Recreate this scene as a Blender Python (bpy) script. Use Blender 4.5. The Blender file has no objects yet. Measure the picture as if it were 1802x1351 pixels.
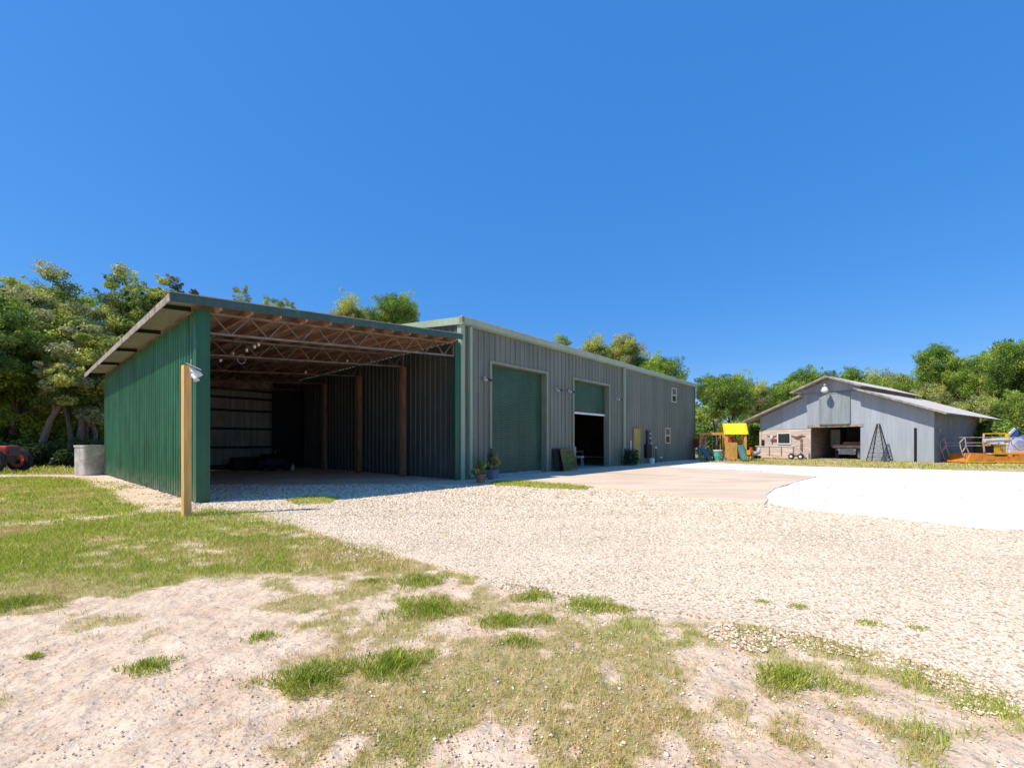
import bpy, math, random
import numpy as np
from mathutils import Vector, Matrix
from mathutils.geometry import tessellate_polygon
R = random.Random(7)
rng = np.random.default_rng(11)
S = bpy.context.scene
COL = S.collection
HC, F, HY, CX = 1.35, 780.0, 777.0, 901.0          # eye height and lens of the photograph

def G(px, py):                                        # a point of the ground seen at a photo pixel
    z = F*HC/(py-HY)
    return ((px-CX)/F*z, z)
def AT(px, Y):                                        # ground point at depth Y
    return ((px-CX)/F*Y, Y)

# ------------------------------------------------------------------ materials
def mat(name, col, rough=.7, var=.15, scale=3., bump=0., bscale=40., metal=0., streak=0., spec=.3, col2=None, stretch=(1,1,1), splash=0.):
    m = bpy.data.materials.new(name); m.use_nodes = True
    n, l = m.node_tree.nodes, m.node_tree.links
    b = n['Principled BSDF']
    b.inputs['Roughness'].default_value = rough
    b.inputs['Metallic'].default_value = metal
    b.inputs['Specular IOR Level'].default_value = spec
    tc = n.new('ShaderNodeTexCoord'); mp = n.new('ShaderNodeMapping'); mp.inputs['Scale'].default_value = stretch
    l.new(tc.outputs['Object'], mp.inputs['Vector'])
    nz = n.new('ShaderNodeTexNoise'); nz.inputs['Scale'].default_value = scale; nz.inputs['Detail'].default_value = 6; nz.inputs['Roughness'].default_value = .65
    l.new(mp.outputs[0], nz.inputs['Vector'])
    cr = n.new('ShaderNodeValToRGB')
    c = np.array(col); d = np.array(col2) if col2 is not None else c*(1-var*2)
    cr.color_ramp.elements[0].position = .32; cr.color_ramp.elements[1].position = .68
    cr.color_ramp.elements[0].color = (*d, 1); cr.color_ramp.elements[1].color = (*(c if col2 is not None else np.minimum(c*(1+var), .95)), 1)
    l.new(nz.outputs['Fac'], cr.inputs['Fac'])
    out = cr.outputs['Color']
    if streak > 0:
        mp2 = n.new('ShaderNodeMapping'); mp2.inputs['Scale'].default_value = (9, 9, .35)
        l.new(tc.outputs['Object'], mp2.inputs['Vector'])
        n2 = n.new('ShaderNodeTexNoise'); n2.inputs['Scale'].default_value = 1.3; n2.inputs['Detail'].default_value = 5
        l.new(mp2.outputs[0], n2.inputs['Vector'])
        r2 = n.new('ShaderNodeMapRange'); r2.inputs['From Min'].default_value = .35; r2.inputs['From Max'].default_value = .7
        r2.inputs['To Min'].default_value = 1-streak; r2.inputs['To Max'].default_value = 1+streak*.6
        l.new(n2.outputs['Fac'], r2.inputs['Value'])
        mx = n.new('ShaderNodeVectorMath'); mx.operation = 'SCALE'
        l.new(out, mx.inputs[0]); l.new(r2.outputs[0], mx.inputs['Scale']); out = mx.outputs[0]
    if splash > 0:
        # each 0.9 m sheet weathers a little differently, and mud splashes up from the ground
        sx = n.new('ShaderNodeSeparateXYZ'); l.new(tc.outputs['Object'], sx.inputs[0])
        ad = n.new('ShaderNodeMath'); ad.operation='ADD'; l.new(sx.outputs[0], ad.inputs[0]); l.new(sx.outputs[1], ad.inputs[1])
        dv = n.new('ShaderNodeMath'); dv.operation='DIVIDE'; dv.inputs[1].default_value=.9; l.new(ad.outputs[0], dv.inputs[0])
        fl = n.new('ShaderNodeMath'); fl.operation='FLOOR'; l.new(dv.outputs[0], fl.inputs[0])
        wn = n.new('ShaderNodeTexWhiteNoise'); wn.noise_dimensions='1D'; l.new(fl.outputs[0], wn.inputs['W'])
        wr = n.new('ShaderNodeMapRange'); wr.inputs['To Min'].default_value=.90; wr.inputs['To Max'].default_value=1.08; l.new(wn.outputs[0], wr.inputs['Value'])
        ms = n.new('ShaderNodeVectorMath'); ms.operation='SCALE'; l.new(out, ms.inputs[0]); l.new(wr.outputs[0], ms.inputs['Scale'])
        zr_ = n.new('ShaderNodeMapRange'); zr_.inputs['From Min'].default_value=.0; zr_.inputs['From Max'].default_value=.55; zr_.inputs['To Min'].default_value=splash; zr_.inputs['To Max'].default_value=0
        l.new(sx.outputs[2], zr_.inputs['Value'])
        n3 = n.new('ShaderNodeTexNoise'); n3.inputs['Scale'].default_value=5; n3.inputs['Detail'].default_value=6; l.new(tc.outputs['Object'], n3.inputs['Vector'])
        r3 = n.new('ShaderNodeMapRange'); r3.inputs['From Min'].default_value=.35; r3.inputs['From Max'].default_value=.6; l.new(n3.outputs['Fac'], r3.inputs['Value'])
        mm = n.new('ShaderNodeMath'); mm.operation='MULTIPLY'; l.new(zr_.outputs[0], mm.inputs[0]); l.new(r3.outputs[0], mm.inputs[1])
        mz = n.new('ShaderNodeMix'); mz.data_type='RGBA'; mz.inputs[7].default_value=(.34,.27,.19,1); l.new(mm.outputs[0], mz.inputs[0]); l.new(ms.outputs[0], mz.inputs[6])
        out = mz.outputs[2]
    l.new(out, b.inputs['Base Color'])
    if bump > 0:
        nb = n.new('ShaderNodeTexNoise'); nb.inputs['Scale'].default_value = bscale; nb.inputs['Detail'].default_value = 5
        l.new(mp.outputs[0], nb.inputs['Vector'])
        bp = n.new('ShaderNodeBump'); bp.inputs['Strength'].default_value = bump; bp.inputs['Distance'].default_value = .02
        l.new(nb.outputs['Fac'], bp.inputs['Height']); l.new(bp.outputs[0], b.inputs['Normal'])
    return m

def leafmat(name, tint=(1,1,1), trans=.4):
    m = bpy.data.materials.new(name); m.use_nodes = True
    n, l = m.node_tree.nodes, m.node_tree.links
    n.remove(n['Principled BSDF'])
    at = n.new('ShaderNodeAttribute'); at.attribute_name = 'tone'
    mx = n.new('ShaderNodeVectorMath'); mx.operation = 'MULTIPLY'; mx.inputs[1].default_value = tint
    l.new(at.outputs['Color'], mx.inputs[0])
    d = n.new('ShaderNodeBsdfDiffuse'); t = n.new('ShaderNodeBsdfTranslucent'); s = n.new('ShaderNodeMixShader')
    g = n.new('ShaderNodeBsdfGlossy'); g.inputs['Roughness'].default_value = .45; g.inputs['Color'].default_value = (.5,.5,.5,1)
    s2 = n.new('ShaderNodeMixShader'); s2.inputs[0].default_value = .05
    s.inputs[0].default_value = trans
    l.new(mx.outputs[0], d.inputs['Color']); l.new(mx.outputs[0], t.inputs['Color'])
    l.new(d.outputs[0], s.inputs[1]); l.new(t.outputs[0], s.inputs[2])
    l.new(s.outputs[0], s2.inputs[1]); l.new(g.outputs[0], s2.inputs[2])
    l.new(s2.outputs[0], n['Material Output'].inputs[0])
    return m

M = dict(
 green = mat('green_steel', (.040,.178,.078), .45, .12, 1.2, streak=.3, spec=.4, splash=.6),
 green_trim = mat('green_trim_steel', (.022,.12,.058), .4, .1, 1.0, streak=.12, spec=.4),
 fascia = mat('fascia_steel', (.06,.115,.095), .42, .1, 1.5, streak=.15),
 grey = mat('warm_grey_steel', (.188,.200,.148), .45, .06, .6, streak=.16, spec=.4, splash=.4),
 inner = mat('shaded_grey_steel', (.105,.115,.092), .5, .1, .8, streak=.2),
 trim = mat('sage_trim', (.36,.44,.30), .4, .06, 1.0, streak=.08, spec=.4),
 pale_trim = mat('pale_gutter', (.55,.58,.44), .35, .06, 1.0, streak=.08),
 jamb = mat('door_jamb', (.27,.29,.2), .5, .08, 1.0, streak=.1),
 door = mat('roller_door_green', (.045,.110,.062), .42, .12, .8, streak=.18, spec=.45, splash=.35),
 white = mat('white_paint', (.78,.78,.76), .5, .06, 3),
 bulb = mat('milky_glass', (.9,.9,.86), .3, .02, 3),
 glass = mat('dark_window_glass', (.02,.025,.028), .08, .2, 2, spec=.6),
 cream = mat('cream_steel', (.33,.32,.26), .6, .1, 1.0, streak=.25),
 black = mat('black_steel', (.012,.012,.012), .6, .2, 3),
 roofmetal = mat('galvanised_roof', (.42,.40,.38), .45, .15, 1.5, streak=.1, metal=.25, spec=.5),
 ceiling = mat('brown_stained_roof_underside', (.46,.31,.22), .8, .3, 1.2, streak=.1),
 barnroof = mat('weathered_white_roof', (.62,.57,.52), .55, .12, 1.5, streak=.1),
 joist = mat('joist_steel', (.23,.19,.15), .6, .2, 4, bump=.1),
 rust = mat('rusty_joist_steel', (.2,.12,.08), .7, .3, 4),
 timber = mat('brown_timber', (.33,.17,.085), .8, .25, 2.2, bump=.3, bscale=20, stretch=(6,6,.6)),
 purlin = mat('purlin_timber', (.55,.31,.19), .85, .22, 2., bump=.3, bscale=20, stretch=(5,.5,5)),
 postwood = mat('treated_pine', (.88,.56,.20), .75, .14, 2.5, bump=.35, bscale=18, stretch=(7,7,.5), col2=(.62,.34,.12)),
 dirtyconc = mat('weathered_concrete', (.66,.61,.55), .9, .3, 3, bump=.5, bscale=15, col2=(.32,.29,.25)),
 barn = mat('faded_blue_grey_paint', (.40,.44,.50), .8, .07, .5, splash=.35, streak=.09, bump=.15, bscale=12, stretch=(3,3,.5)),
 barndoor = mat('faded_grey_door_paint', (.30,.35,.38), .8, .1, 1, streak=.14, bump=.2, bscale=12, stretch=(3,3,.5)),
 barnwood = mat('weathered_boards', (.82,.69,.60), .85, .3, 1.6, bump=.3, bscale=12, stretch=(.6,3,6), col2=(.46,.34,.28)),
 barnshade = mat('shade_darkened_barn_paint', (.17,.20,.20), .8, .12, 1, streak=.15),  # barn grey made darker, so the side wall's shade sits in its colour
 oldwood = mat('old_brown_boards', (.28,.2,.15), .85, .3, 2.5, bump=.4, stretch=(.5,.5,8)),
 rafter = mat('roof_edge_boards', (.38,.33,.29), .8, .3, 4),
 playwood = mat('honey_playset_timber', (.72,.40,.10), .7, .15, 3, bump=.2, stretch=(3,3,1)),
 yellow = mat('yellow_canvas', (.90,.72,.02), .55, .06, 2),
 yellowpaint = mat('yellow_machine_paint', (.75,.48,.03), .5, .2, 3),
 orange = mat('orange_machine_paint', (.85,.32,.05), .5, .2, 2.5, bump=.1, col2=(.6,.2,.03)),
 pinkrail = mat('faded_rail_paint', (.55,.40,.34), .6, .25, 5),
 slide = mat('green_slide_plastic', (.08,.2,.17), .3, .1, 2, spec=.5),
 teal = mat('turquoise_plastic', (.12,.55,.42), .4, .1, 2),
 red = mat('red_plastic', (.62,.06,.03), .4, .1, 2),
 redpaint = mat('faded_red_tractor_paint', (.5,.07,.04), .45, .2, 3),
 rubber = mat('tyre_rubber', (.025,.025,.026), .85, .2, 6, bump=.3),
 darkgrey = mat('dark_grey_metal', (.06,.06,.065), .6, .2, 3),
 lightgrey = mat('light_grey_metal', (.45,.45,.46), .5, .15, 3),
 blue = mat('blue_tarpaulin', (.05,.12,.42), .5, .2, 2, bump=.5, bscale=4),
 lilac = mat('faded_white_tarpaulin', (.42,.43,.56), .5, .15, 2, bump=.5, bscale=4),
 ochre = mat('ochre_yellow_door_paint', (.40,.34,.07), .5, .15, 2, streak=.2),
 clay = mat('terracotta', (.42,.2,.12), .85, .2, 4),
 greypot = mat('grey_ceramic', (.25,.24,.3), .5, .15, 4),
 moss = mat('mossy_mesh', (.20,.24,.05), .9, .3, 5, bump=.8, bscale=30, col2=(.03,.04,.015)),
 bark = mat('grey_brown_bark', (.19,.14,.105), .9, .3, 5, bump=.9, bscale=10, stretch=(4,4,.8)),
 pinkbark = mat('pinkish_bark', (.30,.20,.15), .9, .3, 5, bump=.9, bscale=10, stretch=(4,4,.8)),  # pinkish bark tone of the left trunks
 cloth = mat('pale_cloth', (.6,.58,.58), .9, .15, 4, bump=.4),
 cardboard = mat('cardboard', (.4,.29,.18), .9, .12, 4),
)
LEAF = leafmat('leaf'); 
GRASSM = leafmat('grass_blade', trans=.3)

# ------------------------------------------------------------------ mesh builder
def link(o, parent=None):
    COL.objects.link(o)
    if parent is not None: o.parent = parent
    return o
def tag(o, label=None, cat=None, group=None, kind=None):
    if label: o['label'] = label
    if cat: o['category'] = cat
    if group: o['group'] = group
    if kind: o['kind'] = kind
    return o
def thing(name, label, cat, loc=(0,0,0), rz=0, group=None):
    o = bpy.data.objects.new(name, None); o.location = loc; o.rotation_euler = (0,0,rz); o.empty_display_size = .3
    link(o); return tag(o, label, cat, group)

class MB:
    def __init__(s): s.v=[]; s.f=[]
    def add(s, v, f):
        k=len(s.v); s.v += [tuple(p) for p in v]; s.f += [tuple(i+k for i in q) for q in f]; return s
    def box(s, x0,x1,y0,y1,z0,z1):
        v=[(x,y,z) for z in (z0,z1) for y in (y0,y1) for x in (x0,x1)]
        return s.add(v, [(0,2,3,1),(4,5,7,6),(0,1,5,4),(2,6,7,3),(0,4,6,2),(1,3,7,5)])
    def bar(s, a, b, w, h=None, up=(0,0,1)):
        a=Vector(a); b=Vector(b); h=h or w; d=(b-a).normalized(); u=Vector(up)
        if abs(d.dot(u))>.98: u=Vector((0,1,0))
        r=d.cross(u).normalized(); t=r.cross(d).normalized()
        v=[p+r*(i*w/2)+t*(j*h/2) for p in (a,b) for (i,j) in ((-1,-1),(1,-1),(1,1),(-1,1))]
        return s.add(v, [(3,2,1,0),(4,5,6,7),(0,1,5,4),(1,2,6,5),(2,3,7,6),(3,0,4,7)])
    def tube(s, pts, rad, n=10, caps=True):
        pts=[Vector(p) for p in pts]; m=len(pts)
        if not hasattr(rad,'__len__'): rad=[rad]*m
        V=[]; prev=None
        for i,p in enumerate(pts):
            d=(pts[min(i+1,m-1)]-pts[max(i-1,0)]).normalized()
            if prev is None: r=d.orthogonal().normalized()
            else: r=(prev-d*prev.dot(d)).normalized()
            prev=r; t=d.cross(r)
            for k in range(n):
                a=2*math.pi*k/n; V.append(p+(r*math.cos(a)+t*math.sin(a))*rad[i])
        Fc=[(i*n+k,i*n+(k+1)%n,(i+1)*n+(k+1)%n,(i+1)*n+k) for i in range(m-1) for k in range(n)]
        if caps: Fc += [tuple(range(n-1,-1,-1)), tuple((m-1)*n+k for k in range(n))]
        return s.add(V,Fc)
    def lathe(s, prof, n=20, c=(0,0,0), axis='z'):
        V=[];
        for r,z in prof:
            for k in range(n):
                a=2*math.pi*k/n; p=(r*math.cos(a), r*math.sin(a), z)
                if axis=='y': p=(p[0],p[2],p[1])
                if axis=='x': p=(p[2],p[0],p[1])
                V.append((p[0]+c[0],p[1]+c[1],p[2]+c[2]))
        m=len(prof)
        Fc=[(i*n+k,i*n+(k+1)%n,(i+1)*n+(k+1)%n,(i+1)*n+k) for i in range(m-1) for k in range(n)]
        Fc += [tuple(range(n)), tuple((m-1)*n+k for k in range(n))]
        return s.add(V,Fc)
    def prism(s, poly, axis, a, b):                   # poly 2-D extruded along axis from a to b
        def P(p,t): return {'x':(t,p[0],p[1]),'y':(p[0],t,p[1]),'z':(p[0],p[1],t)}[axis]
        n=len(poly); v=[P(p,a) for p in poly]+[P(p,b) for p in poly]
        tris=tessellate_polygon([[Vector((p[0],p[1],0)) for p in poly]])
        f=[tuple(t) for t in tris]+[tuple(i+n for i in t) for t in tris]
        f+=[(i,(i+1)%n,n+(i+1)%n,n+i) for i in range(n)]
        return s.add(v,f)
    def ribbed(s, axis, c, a0, a1, z0, z1, pitch=.3, depth=.035, out=-1, rib=.09):
        # vertical ribbed steel sheet in the plane axis=c ; z1 may be a function of the running coordinate
        zt = z1 if callable(z1) else (lambda t: z1)
        zb = z0 if callable(z0) else (lambda t: z0)
        k0=math.floor(a0/pitch)-1; pts=[]
        for k in range(k0, int(math.ceil(a1/pitch))+2):
            b=k*pitch
            pts += [(b,0),(b+pitch-rib,0),(b+pitch-rib*.75,1),(b+pitch-rib*.25,1)]
        P=[];
        def off(t):
            for (p,q) in zip(pts,pts[1:]):
                if p[0]<=t<=q[0]: return p[1]+(q[1]-p[1])*(t-p[0])/max(q[0]-p[0],1e-6)
            return 0
        P=[(a0,off(a0))]+[p for p in pts if a0<p[0]<a1]+[(a1,off(a1))]
        V=[]
        for t,o in P:
            for z in (zb(t), zt(t)):
                q=c+out*o*depth
                V.append((t,q,z) if axis=='y' else (q,t,z))
        return s.add(V,[(2*i,2*i+2,2*i+3,2*i+1) for i in range(len(P)-1)])
    def build(s, name, m, parent=None, loc=None, rot=None, smooth=False, bevel=0):
        me=bpy.data.meshes.new(name); me.from_pydata(s.v,[],s.f); me.update()
        me.materials.append(M[m] if isinstance(m,str) else m)
        if smooth: me.polygons.foreach_set('use_smooth',[True]*len(me.polygons))
        o=bpy.data.objects.new(name,me); link(o,parent)
        if loc: o.location=loc
        if rot: o.rotation_euler=rot
        if bevel:
            b=o.modifiers.new('bevel','BEVEL'); b.width=bevel; b.segments=2; b.limit_method='ANGLE'
        return o
def npmesh(name, V, Fq, m, tone=None, parent=None, smooth=False):     # fast mesh from numpy arrays (all faces the same size)
    me=bpy.data.meshes.new(name); k=Fq.shape[1]
    me.vertices.add(len(V)); me.vertices.foreach_set('co', V.astype(np.float32).ravel())
    me.loops.add(Fq.size); me.loops.foreach_set('vertex_index', Fq.astype(np.int32).ravel())
    me.polygons.add(len(Fq)); me.polygons.foreach_set('loop_start', np.arange(0,Fq.size,k,dtype=np.int32))
    me.polygons.foreach_set('loop_total', np.full(len(Fq),k,dtype=np.int32))
    me.update(calc_edges=True)
    if smooth: me.polygons.foreach_set('use_smooth',[True]*len(me.polygons))
    if tone is not None:
        a=me.color_attributes.new('tone','FLOAT_COLOR','POINT')
        a.data.foreach_set('color', np.c_[tone, np.ones(len(tone))].astype(np.float32).ravel())
    me.materials.append(m)
    if name.startswith('_'): return me
    o=bpy.data.objects.new(name,me); link(o,parent); return o

# value noise
def vnoise(x,y,seed=0):
    xi=np.floor(x).astype(np.int64); yi=np.floor(y).astype(np.int64); fx=x-xi; fy=y-yi
    def h(a,b):
        n=(a*374761393+b*668265263+seed*1442695041)&0xffffffff
        n=((n^(n>>13))*1274126177)&0xffffffff
        return ((n^(n>>16))&0xffff)/65535.
    u=fx*fx*(3-2*fx); v=fy*fy*(3-2*fy)
    return (h(xi,yi)*(1-u)+h(xi+1,yi)*u)*(1-v)+(h(xi,yi+1)*(1-u)+h(xi+1,yi+1)*u)*v
def fbm(x,y,seed=0,o=4):
    t=0;a=.5;n=0
    for i in range(o):
        t=t+a*vnoise(x*2**i,y*2**i,seed+i*17); n+=a; a*=.5
    return t/n
def inpoly(x,y,poly):
    c=np.zeros(x.shape,bool); n=len(poly)
    for i in range(n):
        x0,y0=poly[i]; x1,y1=poly[(i+1)%n]
        if y0==y1: continue
        c ^= ((y0>y)!=(y1>y)) & (x < (x1-x0)*(y-y0)/(y1-y0)+x0)
    return c

# ------------------------------------------------------------------ frames of the two buildings
CO=(-1.79,15.7,0); RZ=math.atan2(.757,.654)
U=Vector((math.cos(RZ),math.sin(RZ))); Vv=Vector((-math.sin(RZ),math.cos(RZ)))
def L2W(x,y): p=Vector((CO[0],CO[1]))+U*x+Vv*y; return (p.x,p.y)
BO=(21.0,37.5,0); BZ=math.atan2(-.828,.561)
def B2W(x,y):
    return (BO[0]+x*math.cos(BZ)-y*math.sin(BZ), BO[1]+x*math.sin(BZ)+y*math.cos(BZ))

# ------------------------------------------------------------------ ground regions
LAWN=[G(*p) for p in [(-1500,838),(150,839),(186,846),(285,884),(330,905),(364,893),(440,905),(520,925),(640,962),(750,988),(800,1008),(735,1032),(640,1042),(560,1015),(480,1008),(330,1020),(250,1040),(110,1052),(50,1074),(-60,1085),(-1500,1180)]]
PATCH=[G(*p) for p in [(440,1010),(640,1035),(800,1000),(900,1024),(1000,1050),(1100,1085),(1200,1098),(1290,1095),(1400,1112),(1500,1133),(1650,1180),(1730,1200),(1810,1240),(1700,1351),(1500,1700),(420,1700),(450,1300),(520,1200),(600,1140),(480,1080)]]
LEFTDARK=[(-60,15.2),(-18.6,18.2),(-16.2,19),(-16,60),(-70,60)]
FARGRASS=[G(1232,812),G(1400,819),G(1500,822),G(1640,825),G(1802,830),G(2300,842),(90,25),(90,60),(14,60),L2W(25,3),L2W(24.3,0)]
YARD=[G(*p) for p in [(364,893),(440,906),(520,926),(640,963),(760,992),(830,1012),(900,1025),(1000,1045),(1100,1068),(1200,1085),(1290,1095),(1400,1112),(1500,1135),(1600,1165),(1700,1195),(1802,1225),(2100,1300),(3200,1500),(3600,1050),(2600,850),(1802,831),(1640,826),(1500,823),(1400,820),(1232,813)]]+[L2W(24.4,0.02),L2W(0.02,0.02),L2W(-.05,12.85),L2W(-7.82,12.85),L2W(-7.82,.05),L2W(-7.7,-.2)]
WHITEG=[G(*p) for p in [(1172,820.5),(1232,814),(1400,820.5),(1500,823),(1640,826.5),(1802,831.5),(2600,852),(3400,1010),(2300,975),(1960,952),(1802,935),(1700,926),(1600,915),(1500,905),(1420,898),(1370,889),(1350,880),(1347,871),(1365,859),(1400,848),(1437,838.5),(1350,832),(1250,826),(1180,823)]]
SLAB=[L2W(1.35,-.02),L2W(1.4,-.5)]+[G(*p) for p in [(866,845),(925,847.5),(1050,858),(1200,873),(1345,888),(1352,880),(1347,872),(1365,860),(1400,849),(1437,839),(1350,832.5),(1250,826.5),(1170,822)]]+[L2W(22.2,-1.1),L2W(22.2,-.02)]
def densify(poly, amp, step=.35, seed=3, freq=1.3, keep=()):
    out=[]
    n=len(poly)
    for i in range(n):
        a=Vector(poly[i]); b=Vector(poly[(i+1)%n]); d=(b-a).length; k=max(1,int(d/max(step, .02*min(a.length,b.length))))
        for j in range(k):
            p=a.lerp(b,j/k); out.append((p.x,p.y))
    P=np.array(out); w=np.array([0. if (i in keep) else 1. for i in range(len(out))])
    ax=(fbm(P[:,0]*freq,P[:,1]*freq,seed)-.5)*2*amp; ay=(fbm(P[:,0]*freq+31,P[:,1]*freq+7,seed+5)-.5)*2*amp
    return [(x+a,y+b) for (x,y),a,b in zip(out,ax,ay)]

def grassD(x,y):
    """density of grass 0..1 at world points"""
    wx=(fbm(x*1.1,y*1.1,5)-.5)*1.1+(fbm(x*7,y*7,55)-.5)*.9; wy=(fbm(x*1.1+9,y*1.1,8)-.5)*1.1+(fbm(x*7,y*7+4,58)-.5)*.9
    s=np.clip(y/9,.25,1.2); X=x+wx*s; Y=y+wy*s
    d=np.zeros(x.shape)
    n1=fbm(x*2.2,y*2.2,21); n2=fbm(x*.8,y*.8,31)
    sand=(y<8.5)&(x<9)
    d=np.where(sand, np.clip((n1-.66)*6,0,.5), d)
    n3=fbm(x*7,y*7,33); pa=inpoly(X,Y,PATCH); d=np.where(pa, np.clip((n1*.4+n2*.25+n3*.35-.45)*8,0.05,.62), d)
    la=inpoly(X,Y,LAWN); d=np.where(la, np.clip(.40+(n1*.4+n3*.6-.40)*4.0,.12,1), d)
    d=np.where(inpoly(X,Y,FARGRASS), np.clip(.5+(n2-.35)*2,.35,1), d)
    ld=inpoly(x,y,LEFTDARK); d=np.where(ld, .8, d)
    far=(y>62)|(np.abs(x)>60); d=np.where(far,.8,d)
    # bare pale strip along the shed's side wall
    lx=(x-CO[0])*U.x+(y-CO[1])*U.y; ly=(x-CO[0])*Vv.x+(y-CO[1])*Vv.y
    strip=(lx+8.55+(n2-.5)*.6); st=(np.abs(strip)<.3)&(ly>-.9)&(ly<13.5)
    d=np.where(st, d*.12, d)
    strip2=(np.abs(ly+.75+(n2-.5)*.5)<.16)&(lx>-11)&(lx<-8.2); d=np.where(strip2,d*.2,d)
    return d

# ground sheet: one tensor grid, fine near the camera
def axis(n,a,b,c0): t=np.linspace(-1,1,n); return c0+a*np.sinh(b*t)
gx=axis(620,.75,8.35,0); gy=axis(560,.55,8.6,3.2)
XX,YY=np.meshgrid(gx,gy,indexing='xy')
def groundz(x,y):
    yard=inpoly(x,y,YARD)
    w=np.clip((14-np.hypot(x,y))/8,0,1)
    z=((fbm(x*1.6,y*2.2,41,4)-.5)*.03+(fbm(x*7,y*9,43,3)-.5)*.016)*w
    return np.where(yard,-.02,z-.012)
ZZ=groundz(XX,YY)
D=grassD(XX,YY)
nx,ny=len(gx),len(gy)
idx=np.arange(nx*ny).reshape(ny,nx)
Fq=np.stack([idx[:-1,:-1],idx[:-1,1:],idx[1:,1:],idx[1:,:-1]],-1).reshape(-1,4)
def groundmat():
    m=bpy.data.materials.new('sandy_ground'); m.use_nodes=True; n,l=m.node_tree.nodes,m.node_tree.links; b=n['Principled BSDF']
    b.inputs['Roughness'].default_value=.95; b.inputs['Specular IOR Level'].default_value=.1
    at=n.new('ShaderNodeAttribute'); at.attribute_name='tone'; sp=n.new('ShaderNodeSeparateColor'); l.new(at.outputs['Color'],sp.inputs[0])
    tc=n.new('ShaderNodeTexCoord')
    def noise(s,d=6,r=.6):
        q=n.new('ShaderNodeTexNoise'); q.inputs['Scale'].default_value=s; q.inputs['Detail'].default_value=d; q.inputs['Roughness'].default_value=r; l.new(tc.outputs['Object'],q.inputs['Vector']); return q
    def ramp(src,p0,c0,p1,c1):
        q=n.new('ShaderNodeValToRGB'); q.color_ramp.elements[0].position=p0; q.color_ramp.elements[0].color=(*c0,1); q.color_ramp.elements[1].position=p1; q.color_ramp.elements[1].color=(*c1,1); l.new(src,q.inputs[0]); return q
    a=noise(3.5); s1=ramp(a.outputs['Fac'],.35,(.68,.50,.35),.66,(.87,.69,.51))
    a2=noise(45,5,.7); s2=ramp(a2.outputs['Fac'],.38,(.66,.56,.47),.50,(1,1,1))
    mm=n.new('ShaderNodeMix'); mm.data_type='RGBA'; mm.blend_type='MULTIPLY'; mm.inputs[0].default_value=.75
    l.new(s1.outputs[0],mm.inputs[6]); l.new(s2.outputs[0],mm.inputs[7])
    g1=noise(6,6,.7); gr=ramp(g1.outputs['Fac'],.35,(.34,.29,.11),.7,(.60,.47,.26))
    th=n.new('ShaderNodeMath'); th.operation='ADD'; g2=noise(14,6,.7); l.new(sp.outputs[0],th.inputs[0]); l.new(g2.outputs['Fac'],th.inputs[1])
    rr=n.new('ShaderNodeMapRange'); rr.inputs['From Min'].default_value=.72; rr.inputs['From Max'].default_value=1.15; l.new(th.outputs[0],rr.inputs['Value'])
    mx=n.new('ShaderNodeMix'); mx.data_type='RGBA'; l.new(rr.outputs[0],mx.inputs[0]); l.new(mm.outputs[2],mx.inputs[6]); l.new(gr.outputs[0],mx.inputs[7])
    # crushed stone worked into the sand beside the yard
    v=n.new('ShaderNodeTexVoronoi'); v.inputs['Scale'].default_value=55; l.new(tc.outputs['Object'],v.inputs['Vector'])
    vs=n.new('ShaderNodeSeparateColor'); l.new(v.outputs['Color'],vs.inputs[0])
    vr=ramp(vs.outputs[0],.15,(.42,.33,.25),.45,(.84,.74,.62))
    ga=n.new('ShaderNodeMath'); ga.operation='ADD'; g3=noise(9,6,.75); l.new(sp.outputs[1],ga.inputs[0]); l.new(g3.outputs['Fac'],ga.inputs[1])
    gm=n.new('ShaderNodeMapRange'); gm.inputs['From Min'].default_value=.85; gm.inputs['From Max'].default_value=1.15; l.new(ga.outputs[0],gm.inputs['Value'])
    mg=n.new('ShaderNodeMix'); mg.data_type='RGBA'; l.new(gm.outputs[0],mg.inputs[0]); l.new(mx.outputs[2],mg.inputs[6]); l.new(vr.outputs[0],mg.inputs[7])
    l.new(mg.outputs[2],b.inputs['Base Color'])
    # trodden hollows, then grain
    sv=n.new('ShaderNodeTexVoronoi'); sv.feature='SMOOTH_F1'; sv.inputs['Scale'].default_value=9; sv.inputs['Smoothness'].default_value=.6
    wm=n.new('ShaderNodeVectorMath'); wm.operation='MULTIPLY_ADD'; wn_=noise(5,4,.6); l.new(wn_.outputs['Color'],wm.inputs[0]); wm.inputs[1].default_value=(.25,.25,0); l.new(tc.outputs['Object'],wm.inputs[2]); l.new(wm.outputs[0],sv.inputs['Vector'])
    b1=n.new('ShaderNodeBump'); b1.inputs['Strength'].default_value=.42; b1.inputs['Distance'].default_value=.07; l.new(sv.outputs['Distance'],b1.inputs['Height'])
    bp=n.new('ShaderNodeBump'); bp.inputs['Strength'].default_value=.5; bp.inputs['Distance'].default_value=.03
    nb=noise(26,8,.72); l.new(nb.outputs['Fac'],bp.inputs['Height']); l.new(b1.outputs[0],bp.inputs['Normal']); l.new(bp.outputs[0],b.inputs['Normal'])
    return m
Wn=(fbm(XX*.9,YY*.9,91)-.5)*2.0*np.clip(YY/6,.4,1); Wm=(fbm(XX*.9+5,YY*.9+3,92)-.5)*1.6*np.clip(YY/6,.4,1)
GV=inpoly(XX+Wn,YY+Wm,YARD)*1.0; GV=(GV+np.roll(GV,1,0)+np.roll(GV,-1,0)+np.roll(GV,1,1)+np.roll(GV,-1,1))/5
tone=np.c_[D.ravel(),GV.ravel(),D.ravel()]
g=npmesh('ground', np.c_[XX.ravel(),YY.ravel(),ZZ.ravel()], Fq, groundmat(), tone, smooth=True); g['kind']='structure'

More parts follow.
